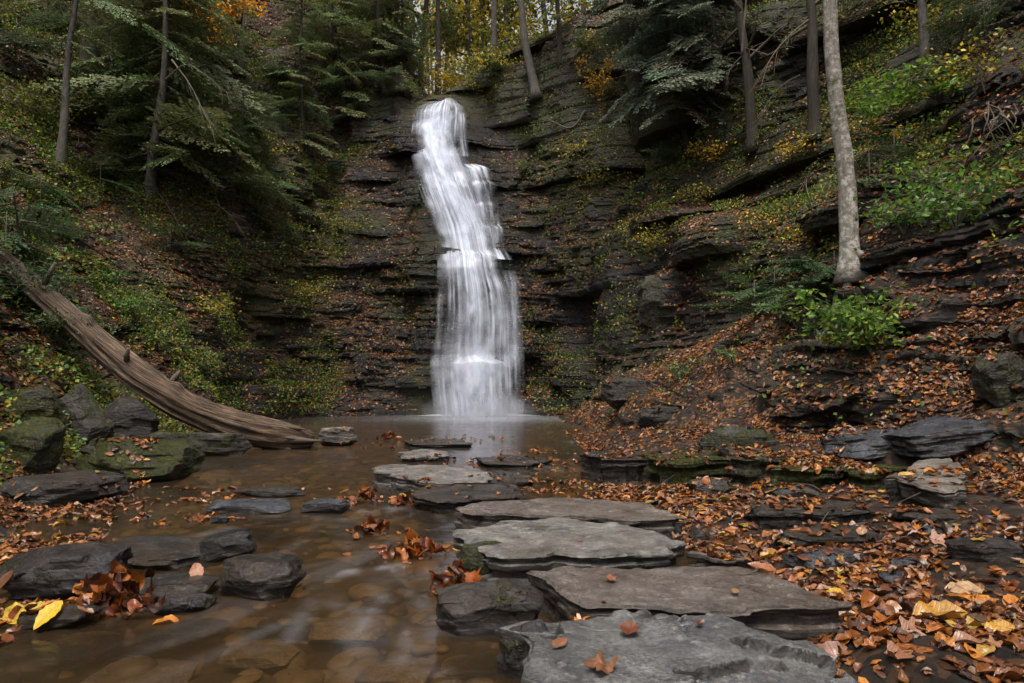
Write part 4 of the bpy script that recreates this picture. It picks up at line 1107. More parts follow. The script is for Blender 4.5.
# litter on the slopes: sample the slope's own faces
Pa = D[:-1, :-1]; Pb = D[1:, :-1]; Pc = D[1:, 1:]; Pd = D[:-1, 1:]
area = np.linalg.norm(np.cross(Pc - Pa, Pd - Pb), axis=-1) / 2
cen = (Pa + Pb + Pc + Pd) / 4
fn = ND[:-1, :-1]
um, vm = uu[:-1, :-1], vv[:-1, :-1]
pn = fbm(cen[..., 0] * 1.1, cen[..., 1] * 1.1, cen[..., 2] * 1.1, 4, 111)
dens = sst(fn[..., 2], .14, .50)
reg = np.full(um.shape, 1.2) * sst(pn, .32, .55)
reg = np.where((um < 8.7) & (vm < 3.15), 1.3 * sst(pn, .36, .56) * (.25 + .75 * (rockreg[:-1, :-1] < .3)), reg)       # right leafy slope
reg = np.where((um < 8.7) & (vm >= 4.2) & (vm < 5.6), .9 * sst(pn, .3, .55), reg)
reg = np.where((um >= 8.7) & (um < 10.2), .95 * sst(pn, .34, .55), reg)
reg = np.where((um > 12.2) & (um < 16.3) & (vm < 3.6), 1.5 * sst(pn, .3, .5), reg)
reg = np.where((um >= 16.3) & (vm < 7), 1.2 * sst(pn, .34, .6), reg)
reg = np.where((um >= 10.2) & (um <= 12.2), .22 * sst(pn, .4, .55), reg)
dist = np.linalg.norm(cen - CAM, axis=-1)
view = (cen[..., 1] > 1.2) & (np.abs(cen[..., 0] / np.maximum(cen[..., 1], .1)) < .85) & (vm < 8) & (vm > .6)
Wt = area * dens * reg * view * np.where(dist < 9, 1.0, .55)
Wt = Wt.ravel(); tot = Wt.sum(); Wt /= tot
r1 = np.random.default_rng(5)
NL = 240000
idx = r1.choice(len(Wt), NL, p=Wt)
pos = cen.reshape(-1, 3)[idx] + r1.normal(0, .015, (NL, 3)); nor = fn.reshape(-1, 3)[idx]
dl = dist.ravel()[idx]
up = unit(nor + np.array([0, 0, .6]))
sz = r1.uniform(.04, .085, NL)
near = dl < 8.5
cl = pal(NL, r1)
left_ = um.ravel()[idx] > 12
cl = np.where(left_[:, None], cl * [.8, .85, .8], cl)
V1, F1, C1 = scatter(pos[~near], up[~near], sz[~near] * 1.05, cl[~near], r1, .35, False)
o = link('leaf_litter', np_mesh('leaf_litter', V1, F1, M['leaf'], {'tint': C1}))
tag(o, 'orange and brown fallen leaves carpeting the far ledges and slopes', 'leaf litter', kind='stuff')
V2, F2, C2 = scatter(pos[near], up[near], sz[near], cl[near], r1, .22, True, .4)
o = link('leaf_litter', np_mesh('leaf_litter', V2, F2, M['leafd'], {'tint': C2, 'lv': np.concatenate(LV)}))
tag(o, 'orange and brown fallen leaves carpeting the near bank slopes', 'leaf litter', kind='stuff')

# litter on the low banks, stones and floating: drop leaves from above
allV, allF, n0 = [Gc.reshape(-1, 3)], [grid_faces(*Gc.shape[:2])], Gc.shape[0] * Gc.shape[1]
for V, Q in ROCKS:
    allV.append(V); allF.append(Q + n0); n0 += len(V)
BVr = BVHTree.FromPolygons(np.concatenate(allV).tolist(), np.concatenate(allF).tolist())


def drop(x, y, r_=None):
    h = BVr.ray_cast(Vector((x, y, 6)), Vector((0, 0, -1)))
    g = BV.ray_cast(Vector((x, y, 6)), Vector((0, 0, -1)))
    if h[0] is None or (g[0] is not None and g[0].z > h[0].z): h = g
    return h


ps, ns_, szs = [], [], []
r2 = np.random.default_rng(9)
xs = r2.uniform(-4.2, 4.2, 80000); yy = 1.7 + 12 * r2.random(80000) ** 1.4
cn = fbm(xs * 1.3, yy * 1.3, 0 * xs, 3, 121)
xrr = np.interp(yy, ys_, xr_); xll = np.interp(yy, yl_, xl_)
for x_, y_, c_n, xr1, xl1, rr in zip(xs, yy, cn, xrr, xll, r2.random(80000)):
    if abs(x_) > y_ * .82 + .3: continue
    right = x_ > xr1 - .15; left = x_ < xl1 + .35
    if right: p = (.85 + .9 * max(0., 4.2 - y_) / 2) * (0.12 + 1.7 * max(0, c_n - .32))
    elif left: p = .8 * max(0, c_n - .35) * 2
    else: p = 0
    if 4.7 < y_ < 6.5 and .2 < x_ < 1.5: p = max(p, .8)
    if rr > p: continue
    h = drop(x_, y_)
    if h[0] is None: continue
    zt, nzz = h[0].z, abs(h[1].z)
    if zt < -.02:
        if right or left or rr < .05: zt = .006; nrm = (0, 0, 1)
        else: continue
    else: nrm = tuple(h[1] if h[1].z > 0 else -h[1])
    onrock = zt > .11 and right and x_ < xr1 + .9
    if 3.0 < x_ < 3.85 and 5.2 < y_ < 6.3 and zt > .24: continue
    if x_ < 1.4 and zt > .10 and y_ < 6.2: continue      # the slabs are nearly clean
    if nzz < .5 or (onrock and rr > .2): continue
    ps.append((x_, y_, zt + .004)); ns_.append(nrm)
# leaf rafts drifting between the stones
for (px, py, sx, sy, n) in [(170, 503, 45, 3, 55), (250, 492, 50, 2.5, 30), (160, 520, 30, 3, 30), (215, 519, 22, 2, 10), (380, 533, 25, 3, 20), (470, 508, 12, 3, 8), (415, 552, 24, 4, 35),
                            (350, 503, 10, 4, 10), (420, 497, 12, 3, 14), (400, 474, 14, 2, 12), (480, 479, 22, 2, 20), (500, 463, 45, 2.5, 70), (440, 440, 60, 2.0, 60), (540, 453, 20, 2, 35), (380, 446, 35, 1.5, 25),
                            (560, 489, 50, 5, 70), (610, 484, 50, 5, 80), (20, 548, 40, 12, 120), (25, 515, 40, 6, 60), (90, 610, 30, 6, 40), (30, 615, 40, 5, 25), (590, 470, 50, 2.5, 35), (600, 660, 14, 8, 8), (480, 594, 26, 3, 12), (330, 418, 60, .7, 40), (235, 426, 40, 1, 30)]:
    for _ in range(n):
        q = PZ(px + r2.normal(0, sx), max(py + r2.normal(0, sy), 400), 0.0)
        h = drop(q[0], q[1]); zt = h[0].z if h[0] is not None else -1
        nrm = (0, 0, 1) if zt < 0 else tuple(h[1] if h[1].z > 0 else -h[1])
        ps.append((q[0], q[1], max(zt, .004) + .004)); ns_.append(nrm)
ps = np.array(ps); ns_ = np.array(ns_)
sz = r2.uniform(.035, .10, len(ps))
cl = pal(len(ps), r2)
# the leaves lying nearest the camera are things of their own
dcam = np.linalg.norm(ps - CAM, axis=1)
inview = (np.abs(ps[:, 0] / ps[:, 1]) < .76) & (ps[:, 1] > 2.15)
ordr = np.argsort(np.where(inview, dcam / (sz / .08), 99))[:240]
mask = np.zeros(len(ps), bool); mask[ordr] = True
V3, F3, C3 = scatter(ps[~mask], ns_[~mask], sz[~mask], cl[~mask], r2, .13, True, .4)
o = link('leaf_litter', np_mesh('leaf_litter', V3, F3, M['leafd'], {'tint': C3, 'lv': np.concatenate(LV)}))
tag(o, 'brown and orange leaves strewn over the low shores, stones and water', 'leaf litter', kind='stuff')
CN = ['orange brown', 'orange', 'dark rust', 'tan', 'pinkish brown', 'dark brown', 'yellow', 'pale tan', 'blackish brown', 'bright yellow']


def one_leaf(pos_, nrm, size, col, label, r_, group=None, tilt=.12, curl=.4, cat='leaf'):
    V, Fc, C = scatter(np.array([pos_]), np.array([nrm]), np.array([size]), np.array([col]), r_, tilt, True, curl)
    stn = Acc()
    o = link('fallen_leaf', np_mesh('fallen_leaf', V - np.array(pos_), Fc, M['leafd'], {'tint': C, 'lv': np.concatenate(LV)}))
    o.location = [float(a) for a in pos_]
    tag(o, label, cat, group)
    return o


for i in ordr:
    side_ = 'right bank' if ps[i, 0] > .2 else 'left shore'
    one_leaf(ps[i], ns_[i], sz[i] * 1.1, cl[i], 'curled brown or orange leaf lying in the foreground litter of the ' + side_, r2, 'curled leaves in the foreground litter of the ' + side_)

r3 = np.random.default_rng(33)
for (px, py, z_, s_, c, lb) in [
    (940, 613, .10, .22, (0.42, 0.22, 0.045), 'large golden elongated leaf lying flat near the right edge'),
    (1000, 628, .09, .14, (0.48, 0.25, 0.03), 'orange yellow leaf at the right edge below the golden one'),
    (835, 628, .13, .16, (0.25, 0.12, 0.08), 'large pinkish brown leaf leaning at the end of the long brown slab'),
    (908, 623, .12, .13, (0.32, 0.16, 0.10), 'tan leaf with star shaped veins among dark stones'),
    (868, 668, .10, .16, (0.50, 0.20, 0.03), 'bright orange curled leaf at the bottom edge'),
    (892, 600, .12, .12, (0.40, 0.20, 0.11), 'pale pink tan leaf curled above the star veined leaf'),
    (975, 598, .10, .15, (0.5, 0.19, 0.03), 'bright orange leaf near the right edge above the golden leaf'),
    (835, 582, .10, .12, (0.55, 0.35, 0.04), 'yellow leaf behind the right end of the long brown slab'),
    (970, 645, .08, .15, (0.30, 0.15, 0.09), 'broad brown leaf below the large golden leaf'),
    (895, 657, .08, .15, (0.28, 0.13, 0.07), 'broad brown leaf right of the orange curled leaf'),
    (935, 541, .12, .14, (0.38, 0.2, 0.13), 'pale veined leaf standing upright on the blue stones'),
    (906, 532, .12, .12, (0.36, 0.19, 0.11), 'folded tan leaf beside the dark lens shaped rock'),
    (48, 622, .03, .14, (0.62, 0.40, 0.03), 'bright yellow leaf standing in the water at lower left'),
    (15, 608, .05, .2, (0.55, 0.38, 0.05), 'large yellow leaf floating at the left edge'),
    (32, 600, .06, .14, (0.50, 0.36, 0.07), 'pale yellow leaf on the thin tilted slab'),
    (197, 563, .12, .13, (0.38, 0.18, 0.11), 'curled tan leaf propped between the angular slab and round stone'),
    (604, 677, .15, .13, (0.20, 0.085, 0.04), 'wet orange brown leaf lying in the crack of the nearest slab'),
    (965, 442, .55, .13, (0.5, 0.27, 0.06), 'orange yellow leaf on the wet blue rock face'),
    (905, 438, .60, .14, (0.52, 0.33, 0.10), 'pale yellow leaf on the wet blue rock face'),
    (957, 415, .85, .15, (0.42, 0.26, 0.13), 'tan leaf high on the wet blue rock face'),
    (560, 655, .15, .07, (0.22, 0.09, 0.04), 'small rust leaf on the left of the nearest slab'),
    (700, 632, .15, .05, (0.12, 0.05, 0.03), 'tiny dark leaf near the back edge of the nearest slab'),
    (735, 590, .165, .05, (0.34, 0.20, 0.10), 'tiny tan leaf on the right of the long brown slab'),
    (580, 540, .175, .04, (0.25, 0.11, 0.05), 'tiny brown leaf on the moss lipped slab'),
    (430, 470, .14, .05, (0.30, 0.14, 0.05), 'tiny orange leaf on the pale tan grey slab'),
    (630, 640, .15, .10, (0.16, 0.05, 0.025), 'small dark red leaf on the nearest slab'),
    (611, 578, .165, .06, (0.28, 0.10, 0.04), 'tiny brown leaf on the long brown slab'),
    (822, 456, .38, .11, (0.40, 0.24, 0.17), 'pale pink leaf on top of the mossy ledge'),
    (762, 585, .10, .13, (0.30, 0.11, 0.04), 'rust leaf at the back edge of the long brown slab'),
]:
    p = PZ(px, py, z_)
    h = drop(p[0], p[1])
    if h[0] is not None: p[2] = max(h[0].z, .0) + .012
    nrm = (0, -.55, .8) if 'stand' in lb or 'propped' in lb or 'leaning' in lb or 'star' in lb else (0, -.12, 1)
    one_leaf(p, nrm, s_, c, lb, r3, tilt=.08, curl=.18)


def leaf_clump(px, py, wd, hgt, n, label, seed):
    c = PZ(px, py, 0.0); r_ = np.random.default_rng(seed)
    q = r_.normal(0, 1, (n, 3)) * [wd * .38, wd * .2, 0]
    q[:, 2] = hgt * (1 - np.clip(np.abs(q[:, 0]) / wd, 0, 1)) * r_.random(n) + .01
    V, Fc, C = scatter(q, unit(r_.normal(0, 1, (n, 3)) * [.6, .8, .6] + [0, -.2, .5]), r_.uniform(.06, .13, n), pal(n, r_) * [1.0, .8, .7], r_, .5, True, .9)
    o = link('leaf_clump', np_mesh('leaf_clump', V, Fc, M['leafd'], {'tint': C, 'lv': np.concatenate(LV)}))
    o.location = c
    tag(o, label, 'leaf clump', 'clumps of leaves caught in the stream')


leaf_clump(110, 612, .30, .17, 60, 'tall heap of crumpled brown leaves caught on the lower left stones', 1)
leaf_clump(415, 556, .22, .09, 34, 'clump of wet brown leaves in mid stream left of the mossy slab', 2)
leaf_clump(368, 503, .18, .12, 30, 'upright brown leaf clump at the head of the riffle', 3)
leaf_clump(404, 505, .24, .06, 26, 'flat brown leaf clump just right of the upright clump', 4)
leaf_clump(455, 590, .14, .12, 16, 'orange leaf tuft behind the black wet block', 5)
leaf_clump(388, 440, .25, .12, 20, 'small leaf clump in front of the pool by the dark flat stone', 6)
leaf_clump(380, 530, .2, .03, 18, 'low sodden leaf raft in mid stream', 7)


# ------------------------------------------------------------------ the fallen log
acc = Acc()
hy = [min(9.9, min(float(hit(max(a, 2), b + q)[1]) for q in (-12, -4, 4, 12)) - .3) for a, b in ((3, 262), (60, 300), (120, 350))]
lp = spline([P(-120, 185, hy[0] + .2), P(-20, 245, hy[0]), P(55, 306, hy[1]), P(108, 352, hy[2]), P(152, 386, 9.85), P(195, 411, 9.95), P(250, 430, 10.15), P(312, 440, 10.4)], 160)
nr = 64
th = np.linspace(0, 2 * math.pi, nr, endpoint=False)
Tn = unit(np.gradient(lp, axis=0)); A_ = unit(np.cross(Tn, [0, 0, 1.])); B_ = np.cross(A_, Tn)
s_ = np.linspace(0, 1, 160)
rd = np.interp(s_, [0, .2, .45, .65, .8, .93, 1], [.125, .14, .19, .215, .21, .17, .10])
L_ = np.concatenate([[0], np.cumsum(np.linalg.norm(np.diff(lp, axis=0), axis=1))])
gr_ = fbm(np.cos(th)[None] * 8 + 0 * L_[:, None], np.sin(th)[None] * 8 + 0 * L_[:, None], L_[:, None] * .9 + 0 * th, 4, 131)
rr_ = rd[:, None] * (1 + .65 * (gr_ - .5) + .22 * (fbm(np.cos(th)[None] * 2, np.sin(th)[None] * 2, L_[:, None] * 2, 3, 132) - .5))
rr_ = rr_ * (1 + .7 * sst(s_, .70, 1.0)[:, None] * np.abs(np.cos(th))[None] - .25 * sst(s_, .9, 1)[:, None] * (vn(th[None] * 2.2, 0 * s_[:, None], 0 * th[None], 133)))
for kl, kt, kr in ((1.6, .9, .06), (2.7, 2.2, .05), (3.9, 1.4, .07), (4.8, 2.6, .05), (5.6, 1.1, .06)):     # knots and a hollow
    rr_ = rr_ + kr * np.exp(-((L_[:, None] - kl) / .09) ** 2 - ((np.abs(th[None] - kt)) / .3) ** 2)
    rr_ = rr_ - .05 * np.exp(-((L_[:, None] - kl - .5) / .5) ** 2 - ((np.abs(th[None] - kt - .5)) / .07) ** 2)
VL = lp[:, None] + (A_[:, None] * np.cos(th)[None, :, None] + B_[:, None] * np.sin(th)[None, :, None]) * rr_[..., None]
Qa = np.arange(160 * nr).reshape(160, nr); Qb = np.roll(Qa, -1, 1)
QL = np.stack([Qa[:-1], Qb[:-1], Qb[1:], Qa[1:]], -1).reshape(-1, 4)
uvg = np.stack([L_[:, None] + 0 * th, np.minimum(th, 2 * math.pi - th)[None] * rd.mean() * 3 + 0 * L_[:, None], 0 * L_[:, None] + 0 * th], -1).reshape(-1, 3)
lo = lp[-1]
VLf = VL.reshape(-1, 3)
VLf = np.concatenate([VLf, lp[-1:] + [.05, 0, -.02]]); uvg = np.concatenate([uvg, uvg[-1:]])
TL = np.stack([Qa[-1], Qb[-1], np.full(nr, len(VLf) - 1)], -1)
o = link('fallen_log', np_mesh('fallen_log', VLf - lo, [QL, TL], M['log'], {'grain': uvg}))
o.location = lo
tag(o, 'weathered bare tree trunk fallen down the left slope into the pool', 'log')
sp = Acc(); tube(sp, spline([P(262, 446, 10.25), P(290, 447, 10.4), P(318, 449, 10.5)], 14), np.linspace(.07, .03, 14), 12, .5, 3, (.2, .14, .09))
sm_ = sp.mesh('splinter', M['log'], off=lo)
link('splinter', sm_, o)
for kl, kt, ln_ in ((40, 1.3, .28), (78, .8, .16), (96, 2.0, .12)):
    c_k = VL[kl, int(kt / (2 * math.pi) * nr)]; d_k = unit(c_k - lp[kl]) + [0, 0, .3]; sp = Acc()
    tube(sp, [c_k - d_k * .08, c_k + d_k * ln_ * .5, c_k + d_k * ln_ + [.03, 0, .02]], [.05, .035, .022], 8, .7, kl, (.2, .14, .09))
    link('branch_stub', sp.mesh('branch_stub', M['twig'], off=lo), o)
for i in range(9):
    k_ = int(i / 9 * nr); p0 = VL[146, k_]; ax_ = unit(lp[-1] - lp[-14]); r_l = np.random.default_rng(i)
    ln_ = r_l.uniform(.25, .55); sp = Acc()
    tube(sp, spline([p0 - ax_ * .2 - (p0 - lp[146]) * .25, p0 + ax_ * ln_ * .5 - (p0 - lp[146]) * .1, p0 + ax_ * ln_ + r_l.normal(0, .03, 3) * [1, 1, .4]], 10), np.array([.05, .05, .045, .04, .035, .03, .022, .016, .01, .004]), 8, .8, i, (.2, .14, .09))
    link('splinter', sp.mesh('splinter', M['log'], off=lo), o)
for q in ([(262, 438, 10.2), (295, 440, 10.15), (322, 441, 10.15)],):
    sp = Acc(); tube(sp, spline([P(*a) for a in q], 14), np.array([.12, .12, .11, .10, .07, .065, .06, .05, .045, .04, .03, .025, .015, .008]), 12, .7, len(q), (.2, .14, .09))
    link('splinter', sp.mesh('splinter', M['log'], off=lo), o)


# ------------------------------------------------------------------ vegetation
def bough_template(seed, dense=1.0):
    """flat hemlock spray, length 1 along +x"""
    r_ = np.random.default_rng(seed)
    B, Dr, Ln = [], [], []
    tw = []
    for s in np.arange(.08, 1.0, .034 / dense):
        for sd_ in (-1, 1):
            if r_.random() < .12: continue
            ln = (.40 * (1 - s) ** .8 + .05) * r_.uniform(.6, 1.15) * min(1, s * 4)
            an = R(r_.uniform(42, 68)) * sd_
            o_ = np.array([s, 0, -.16 * s ** 2 + r_.normal(0, .006)])
            dv = np.array([math.cos(an), math.sin(an), r_.normal(-.12, .09)])
            tw.append((o_, o_ + dv * ln))
            for q in np.arange(.015, ln, .026):
                for s2 in (-1, 1):
                    a2 = an + s2 * R(r_.uniform(25, 60))
                    B.append(o_ + dv * q + [0, 0, -.25 * q * q / max(ln, .05) * .3]); Dr.append((math.cos(a2), math.sin(a2), r_.normal(-.1, .22))); Ln.append(r_.uniform(.02, .042))
    return np.array(B), unit(np.array(Dr)), np.array(Ln), tw


BT = [bough_template(s) for s in (1, 2, 3)]


def add_bough(acc, tacc, base, yaw, pitch, L, r_, col, k=0, wid=.0135):
    B, Dr, Ln, tw = BT[k % 3]
    cy, sy, cp, sp_ = math.cos(yaw), math.sin(yaw), math.cos(pitch), math.sin(pitch)
    roll = r_.normal(0, .3); cr, sr = math.cos(roll), math.sin(roll)
    Mx = np.array([[cy, -sy, 0], [sy, cy, 0], [0, 0, 1]]) @ np.array([[cp, 0, -sp_], [0, 1, 0], [sp_, 0, cp]]) @ np.array([[1, 0, 0], [0, cr, -sr], [0, sr, cr]])
    b = B @ Mx.T * L + base; d_ = Dr @ Mx.T
    l = (Ln * L)[:, None]
    sd_ = unit(np.cross(d_, Mx @ np.array([0, 0, 1.]) + r_.normal(0, .35, d_.shape)))
    w = wid * max(L, .6) * r_.uniform(.7, 1.3, (len(b), 1))
    V = np.stack([b, b + d_ * l * .5 + sd_ * w, b + d_ * l, b + d_ * l * .5 - sd_ * w], 1).reshape(-1, 3)
    Q = np.arange(len(V)).reshape(-1, 4)
    c = np.repeat(np.array(col)[None] * r_.uniform(.65, 1.35, (len(b), 1)), 4, 0)
    acc.add(V, Q, None, c)
    s = np.linspace(0, 1, 7)
    ax = np.stack([s, 0 * s, -.16 * s ** 2], -1) @ Mx.T * L + base
    tube(tacc, ax, np.linspace(.011, .003, 7) * max(L, .5), 4, cap=False)


def trunk_pts(base, top, n=24, wob=.06, seed=0):
    base, top = np.array(base, float), np.array(top, float)
    s = np.linspace(0, 1, n)[:, None]
    p = base + (top - base) * s
    r_ = np.random.default_rng(seed); ph = r_.uniform(0, 6, 4)
    h = np.linalg.norm(top - base)
    p[:, 0] += wob * (np.sin(s[:, 0] * 5 + ph[0]) + .5 * np.sin(s[:, 0] * 11 + ph[1])) * np.minimum(1, s[:, 0] * 4) * (h / 6)
    p[:, 1] += wob * np.sin(s[:, 0] * 4 + ph[2]) * np.minimum(1, s[:, 0] * 4)
    return p


HG = (0.15, 0.195, 0.08)


def hemlock(base, top, rad, label, boughs, seed, mat='bark_dark', lo=.15, hi=1.0, L=(1.0, 2.2), col=HG, yawr=None, group='evergreen hemlocks in the gorge', name='hemlock_tree', twigs=14, droop=-.25):
    r_ = np.random.default_rng(seed)
    root = empty(name, base)
    tag(root, label, 'tree', group)
    base = np.array(base, float)
    p = trunk_pts(base - [0, 0, .25], top, 30, .05, seed)
    ta = Acc(); rr = rad * (1 - .75 * np.linspace(0, 1, 30)) * (1 + .5 * np.exp(-np.linspace(0, 1, 30) * 18))
    tube(ta, p, rr, 14, .35, seed)
    link('trunk', ta.mesh('trunk', M[mat], off=base), root)
    na, la = Acc(), Acc()
    for i in range(boughs):
        s = lo + (hi - lo) * (i + r_.random()) / boughs
        j = s * 29; k = min(int(j), 28); q = p[k] + (p[k + 1] - p[k]) * (j - k)
        yaw = r_.uniform(0, 2 * math.pi) if yawr is None else r_.uniform(*yawr)
        ln = (L[0] + (L[1] - L[0]) * (1 - s) ** .7) * r_.uniform(.6, 1.15)
        add_bough(na, la, q, yaw, r_.normal(droop, .16), ln, r_, np.array(col) * r_.uniform(.7, 1.4) * [r_.uniform(.85, 1.25), 1, 1], i)
    for i in range(twigs):                        # bare dead twigs low on the trunk
        s = r_.uniform(.03, .6); k = int(s * 28); q = p[k]; yaw = r_.uniform(0, 6.28); ln = r_.uniform(.3, .9)
        dv = np.array([math.cos(yaw), math.sin(yaw), r_.uniform(-.3, .4)])
        w_ = [q, q + dv * ln * .4 + r_.normal(0, .04, 3), q + dv * ln * .75 + r_.normal(0, .08, 3), q + dv * ln + r_.normal(0, .14, 3)]
        tube(la, spline(w_, 8), np.linspace(.012, .003, 8), 4, cap=False)
    if na.n: link('crown', na.mesh('crown', M['needle'], False, base), root)
    if la.n: link('limbs', la.mesh('limbs', M['twig'], off=base), root)
    return root


def leaf_cloud(acc, C, n, spread, size, cols, r_, flatten=.5, up=.6):
    """small five-vertex leaves round the points C"""
    i = r_.integers(0, len(C), n)
    pos_ = C[i] + r_.normal(0, 1, (n, 3)) * np.array([spread, spread, spread * flatten])
    nrm = unit(r_.normal(0, 1, (n, 3)) + [0, 0, up * 2])
    cc = np.array(cols)[r_.integers(0, len(cols), n)] * r_.uniform(.6, 1.4, (n, 1))
    V, Fc, C_ = scatter(pos_, nrm, size * r_.uniform(.7, 1.3, n), cc, r_, .2, False)
    acc.add(V, None, Fc, C_)


def limbs(acc, p, n, L, r_, s0=.3, s1=1.0, th=.02, up=.4, yawr=None, fork=3):
    tips = []
    for i in range(n):
        s = s0 + (s1 - s0) * (i + r_.random()) / n
        k = min(int(s * (len(p) - 1)), len(p) - 2); q = p[k]
        yaw = r_.uniform(0, 6.28) if yawr is None else r_.uniform(*yawr)
        ln = L * r_.uniform(.6, 1.2)
        dv = unit(np.array([math.cos(yaw), math.sin(yaw), r_.normal(up, .2)]))
        c = spline([q, q + dv * ln * .35 + r_.normal(0, .05 * L, 3), q + dv * ln * .7 + r_.normal(0, .07 * L, 3), q + dv * ln + [0, 0, -.06 * L]], 12)
        tube(acc, c, np.linspace(th, th * .2, 12), 5, cap=False)
        for f in range(fork):
            m = r_.integers(4, 11); d2 = unit(dv + r_.normal(0, .6, 3)); e = c[m] + d2 * ln * r_.uniform(.2, .5)
            c2 = spline([c[m], (c[m] + e) / 2 + r_.normal(0, .03 * L, 3), e], 6)
            tube(acc, c2, np.linspace(th * .45, th * .12, 6), 4, cap=False)
            tips += [c2[3], c2[5]]
        tips += [c[6], c[9], c[11]]
    return np.array(tips)


YEL = [(0.55, 0.42, 0.03), (0.38, 0.36, 0.03), (0.60, 0.38, 0.03), (0.22, 0.28, 0.03)]
ORG = [(0.78, 0.36, 0.02), (0.80, 0.48, 0.03), (0.62, 0.24, 0.02)]
GRN = [(0.09, 0.19, 0.04), (0.13, 0.24, 0.04), (0.07, 0.14, 0.04)]
OLV = [(0.15, 0.17, 0.025), (0.09, 0.13, 0.02), (0.28, 0.24, 0.03), (0.07, 0.09, 0.02)]


def broad(base, top, rad, label, cols, seed, mat='bark_dark', nl=10, L=1.4, leaves=2500, lsize=.07, s0=.45, spread=.28, group='broadleaf trees around the falls', name='broadleaf_tree', yawr=None, up=.4):
    r_ = np.random.default_rng(seed)
    base = np.array(base, float)
    root = empty(name, base); tag(root, label, 'tree', group)
    p = trunk_pts(base - [0, 0, .3], top, 30, .05, seed)
    ta = Acc(); tube(ta, p, rad * (1 - .55 * np.linspace(0, 1, 30)) * (1 + .9 * np.exp(-np.linspace(0, 1, 30) * 26)), 18, .4, seed)
    link('trunk', ta.mesh('trunk', M[mat], off=base), root)
    la = Acc(); tips = limbs(la, p, nl, L, r_, s0, 1, rad * .28 + .006, up, yawr)
    link('limbs', la.mesh('limbs', M['twig'], off=base), root)
    if leaves:
        ca = Acc(); leaf_cloud(ca, tips, leaves, spread, lsize, cols, r_)
        link('crown', ca.mesh('crown', M['green'], False, base), root)
    return root


def tree_at(fn_, bx_, by_, tx, ty, width, label, *a, dY=0.0, lean=0.0, **k):
    """base on the ground seen at the pixel, trunk passing the second pixel, continuing above it"""
    b = hit(bx_, by_)
    t = P(tx, ty, b[1] + lean)
    ext = b + (t - b) * k.pop('ext', 1.6)
    return fn_(b, ext, width * b[1] / F / 2, label, *a, **k)


tree_at(hemlock, 58, 168, 76, 0, 9, 'slender pale spotted trunk leaning right at the upper left', 10, 1, mat='bark_grey', lo=.5, ext=1.5)
tree_at(hemlock, 86, 75, 96, 0, 20, 'thick dark trunk behind the slender pale one', 16, 2, lo=.5, ext=3, L=(1., 2.2))
tree_at(hemlock, 141, 55, 138, 0, 20, 'thick mossy dark trunk third from the left', 14, 3, lo=.4, ext=3.5, L=(1., 2.2))
tree_at(hemlock, 150, 192, 165, 0, 10, 'grey hemlock trunk with boughs spreading right over the slope', 90, 4, lo=.08, ext=1.5, L=(1.4, 3.0), yawr=(-1.0, 3.9), mat='bark_grey', twigs=26)
tree_at(hemlock, 167, 110, 172, 0, 5, 'thin young hemlock twinned with the grey trunk', 10, 5, lo=.2, ext=1.6, L=(.6, 1.5))
tree_at(hemlock, 232, 205, 245, 95, 4, 'small hemlock in the middle of the left slope', 50, 6, yawr=(-.9, 4.0), lo=.08, ext=1.1, L=(.8, 2.3), col=(0.13, 0.175, 0.075))
tree_at(hemlock, 305, 150, 300, 30, 5, 'slim hemlock at the left edge of the cliff', 54, 7, lo=.08, ext=1.6, L=(.5, 1.7))
tree_at(hemlock, 345, 120, 335, 10, 6, 'hemlock on the ledge left of the waterfall top', 66, 8, lo=.05, ext=2.2, L=(.6, 2.1))
tree_at(hemlock, 385, 72, 378, 0, 6, 'hemlock nearest the left side of the waterfall lip', 56, 9, lo=.05, ext=4.0, L=(.6, 2.2))
tree_at(hemlock, 115, 140, 112, 20, 5, 'hemlock filling the slope between the slender pale trunk and the grey one', 50, 24, lo=.05, ext=1.25, L=(1.0, 2.2), yawr=(-.7, 3.9))
tree_at(hemlock, 405, 70, 402, 0, 4, 'small hemlock leaning over the left corner of the lip', 34, 26, lo=.02, ext=1.6, L=(.5, 1.5))
tree_at(hemlock, 20, 300, 10, 150, 4, 'young hemlock at the left edge above the log', 16, 10, lo=.1, ext=.9, L=(.4, 1.4), col=(0.05, 0.09, 0.03))
tree_at(broad, 238, 68, 243, 0, 9, 'orange leaved tree rising above the left slope', ORG, 11, mat='bark_grey', nl=18, L=2.4, leaves=6500, lsize=.12, s0=.25, spread=.2, ext=1.5, yawr=(-3.6, .5), up=.15)
tree_at(broad, 850, 262, 834, 0, 19, 'pale spotted birch trunk standing on the right leafy slope', YEL, 12, mat='bark_birch', nl=5, L=1.0, leaves=0, s0=.75, ext=1.7, name='birch_tree')
tree_at(broad, 755, 140, 738, 0, 11, 'dark slanting trunk on the ledge left of the birch', OLV, 13, mat='bark_dark', nl=9, L=1.2, leaves=160, s0=.3, ext=1.8)
tree_at(broad, 816, 128, 808, 0, 13, 'dark trunk just left of the birch on the upper ledge', OLV, 14, mat='bark_dark', nl=6, L=1.2, leaves=120, s0=.4, ext=1.8)
tree_at(broad, 930, 92, 921, 0, 11, 'brown trunk at the upper right beyond the birch', YEL, 15, mat='bark_grey', nl=6, L=1.2, leaves=250, s0=.4, ext=2.4)
tree_at(broad, 537, 92, 522, 0, 9, 'curved trunk growing on the rock outcrop right of the falls', YEL, 16, mat='bark_grey', nl=7, L=1.4, leaves=500, s0=.5, ext=2.4)
tree_at(hemlock, 690, 150, 664, 0, 7, 'grey green hemlock drooping over the right cliff', 56, 17, lo=.2, ext=1.6, L=(1.0, 2.6), col=(0.12, 0.15, 0.10), droop=-.4)
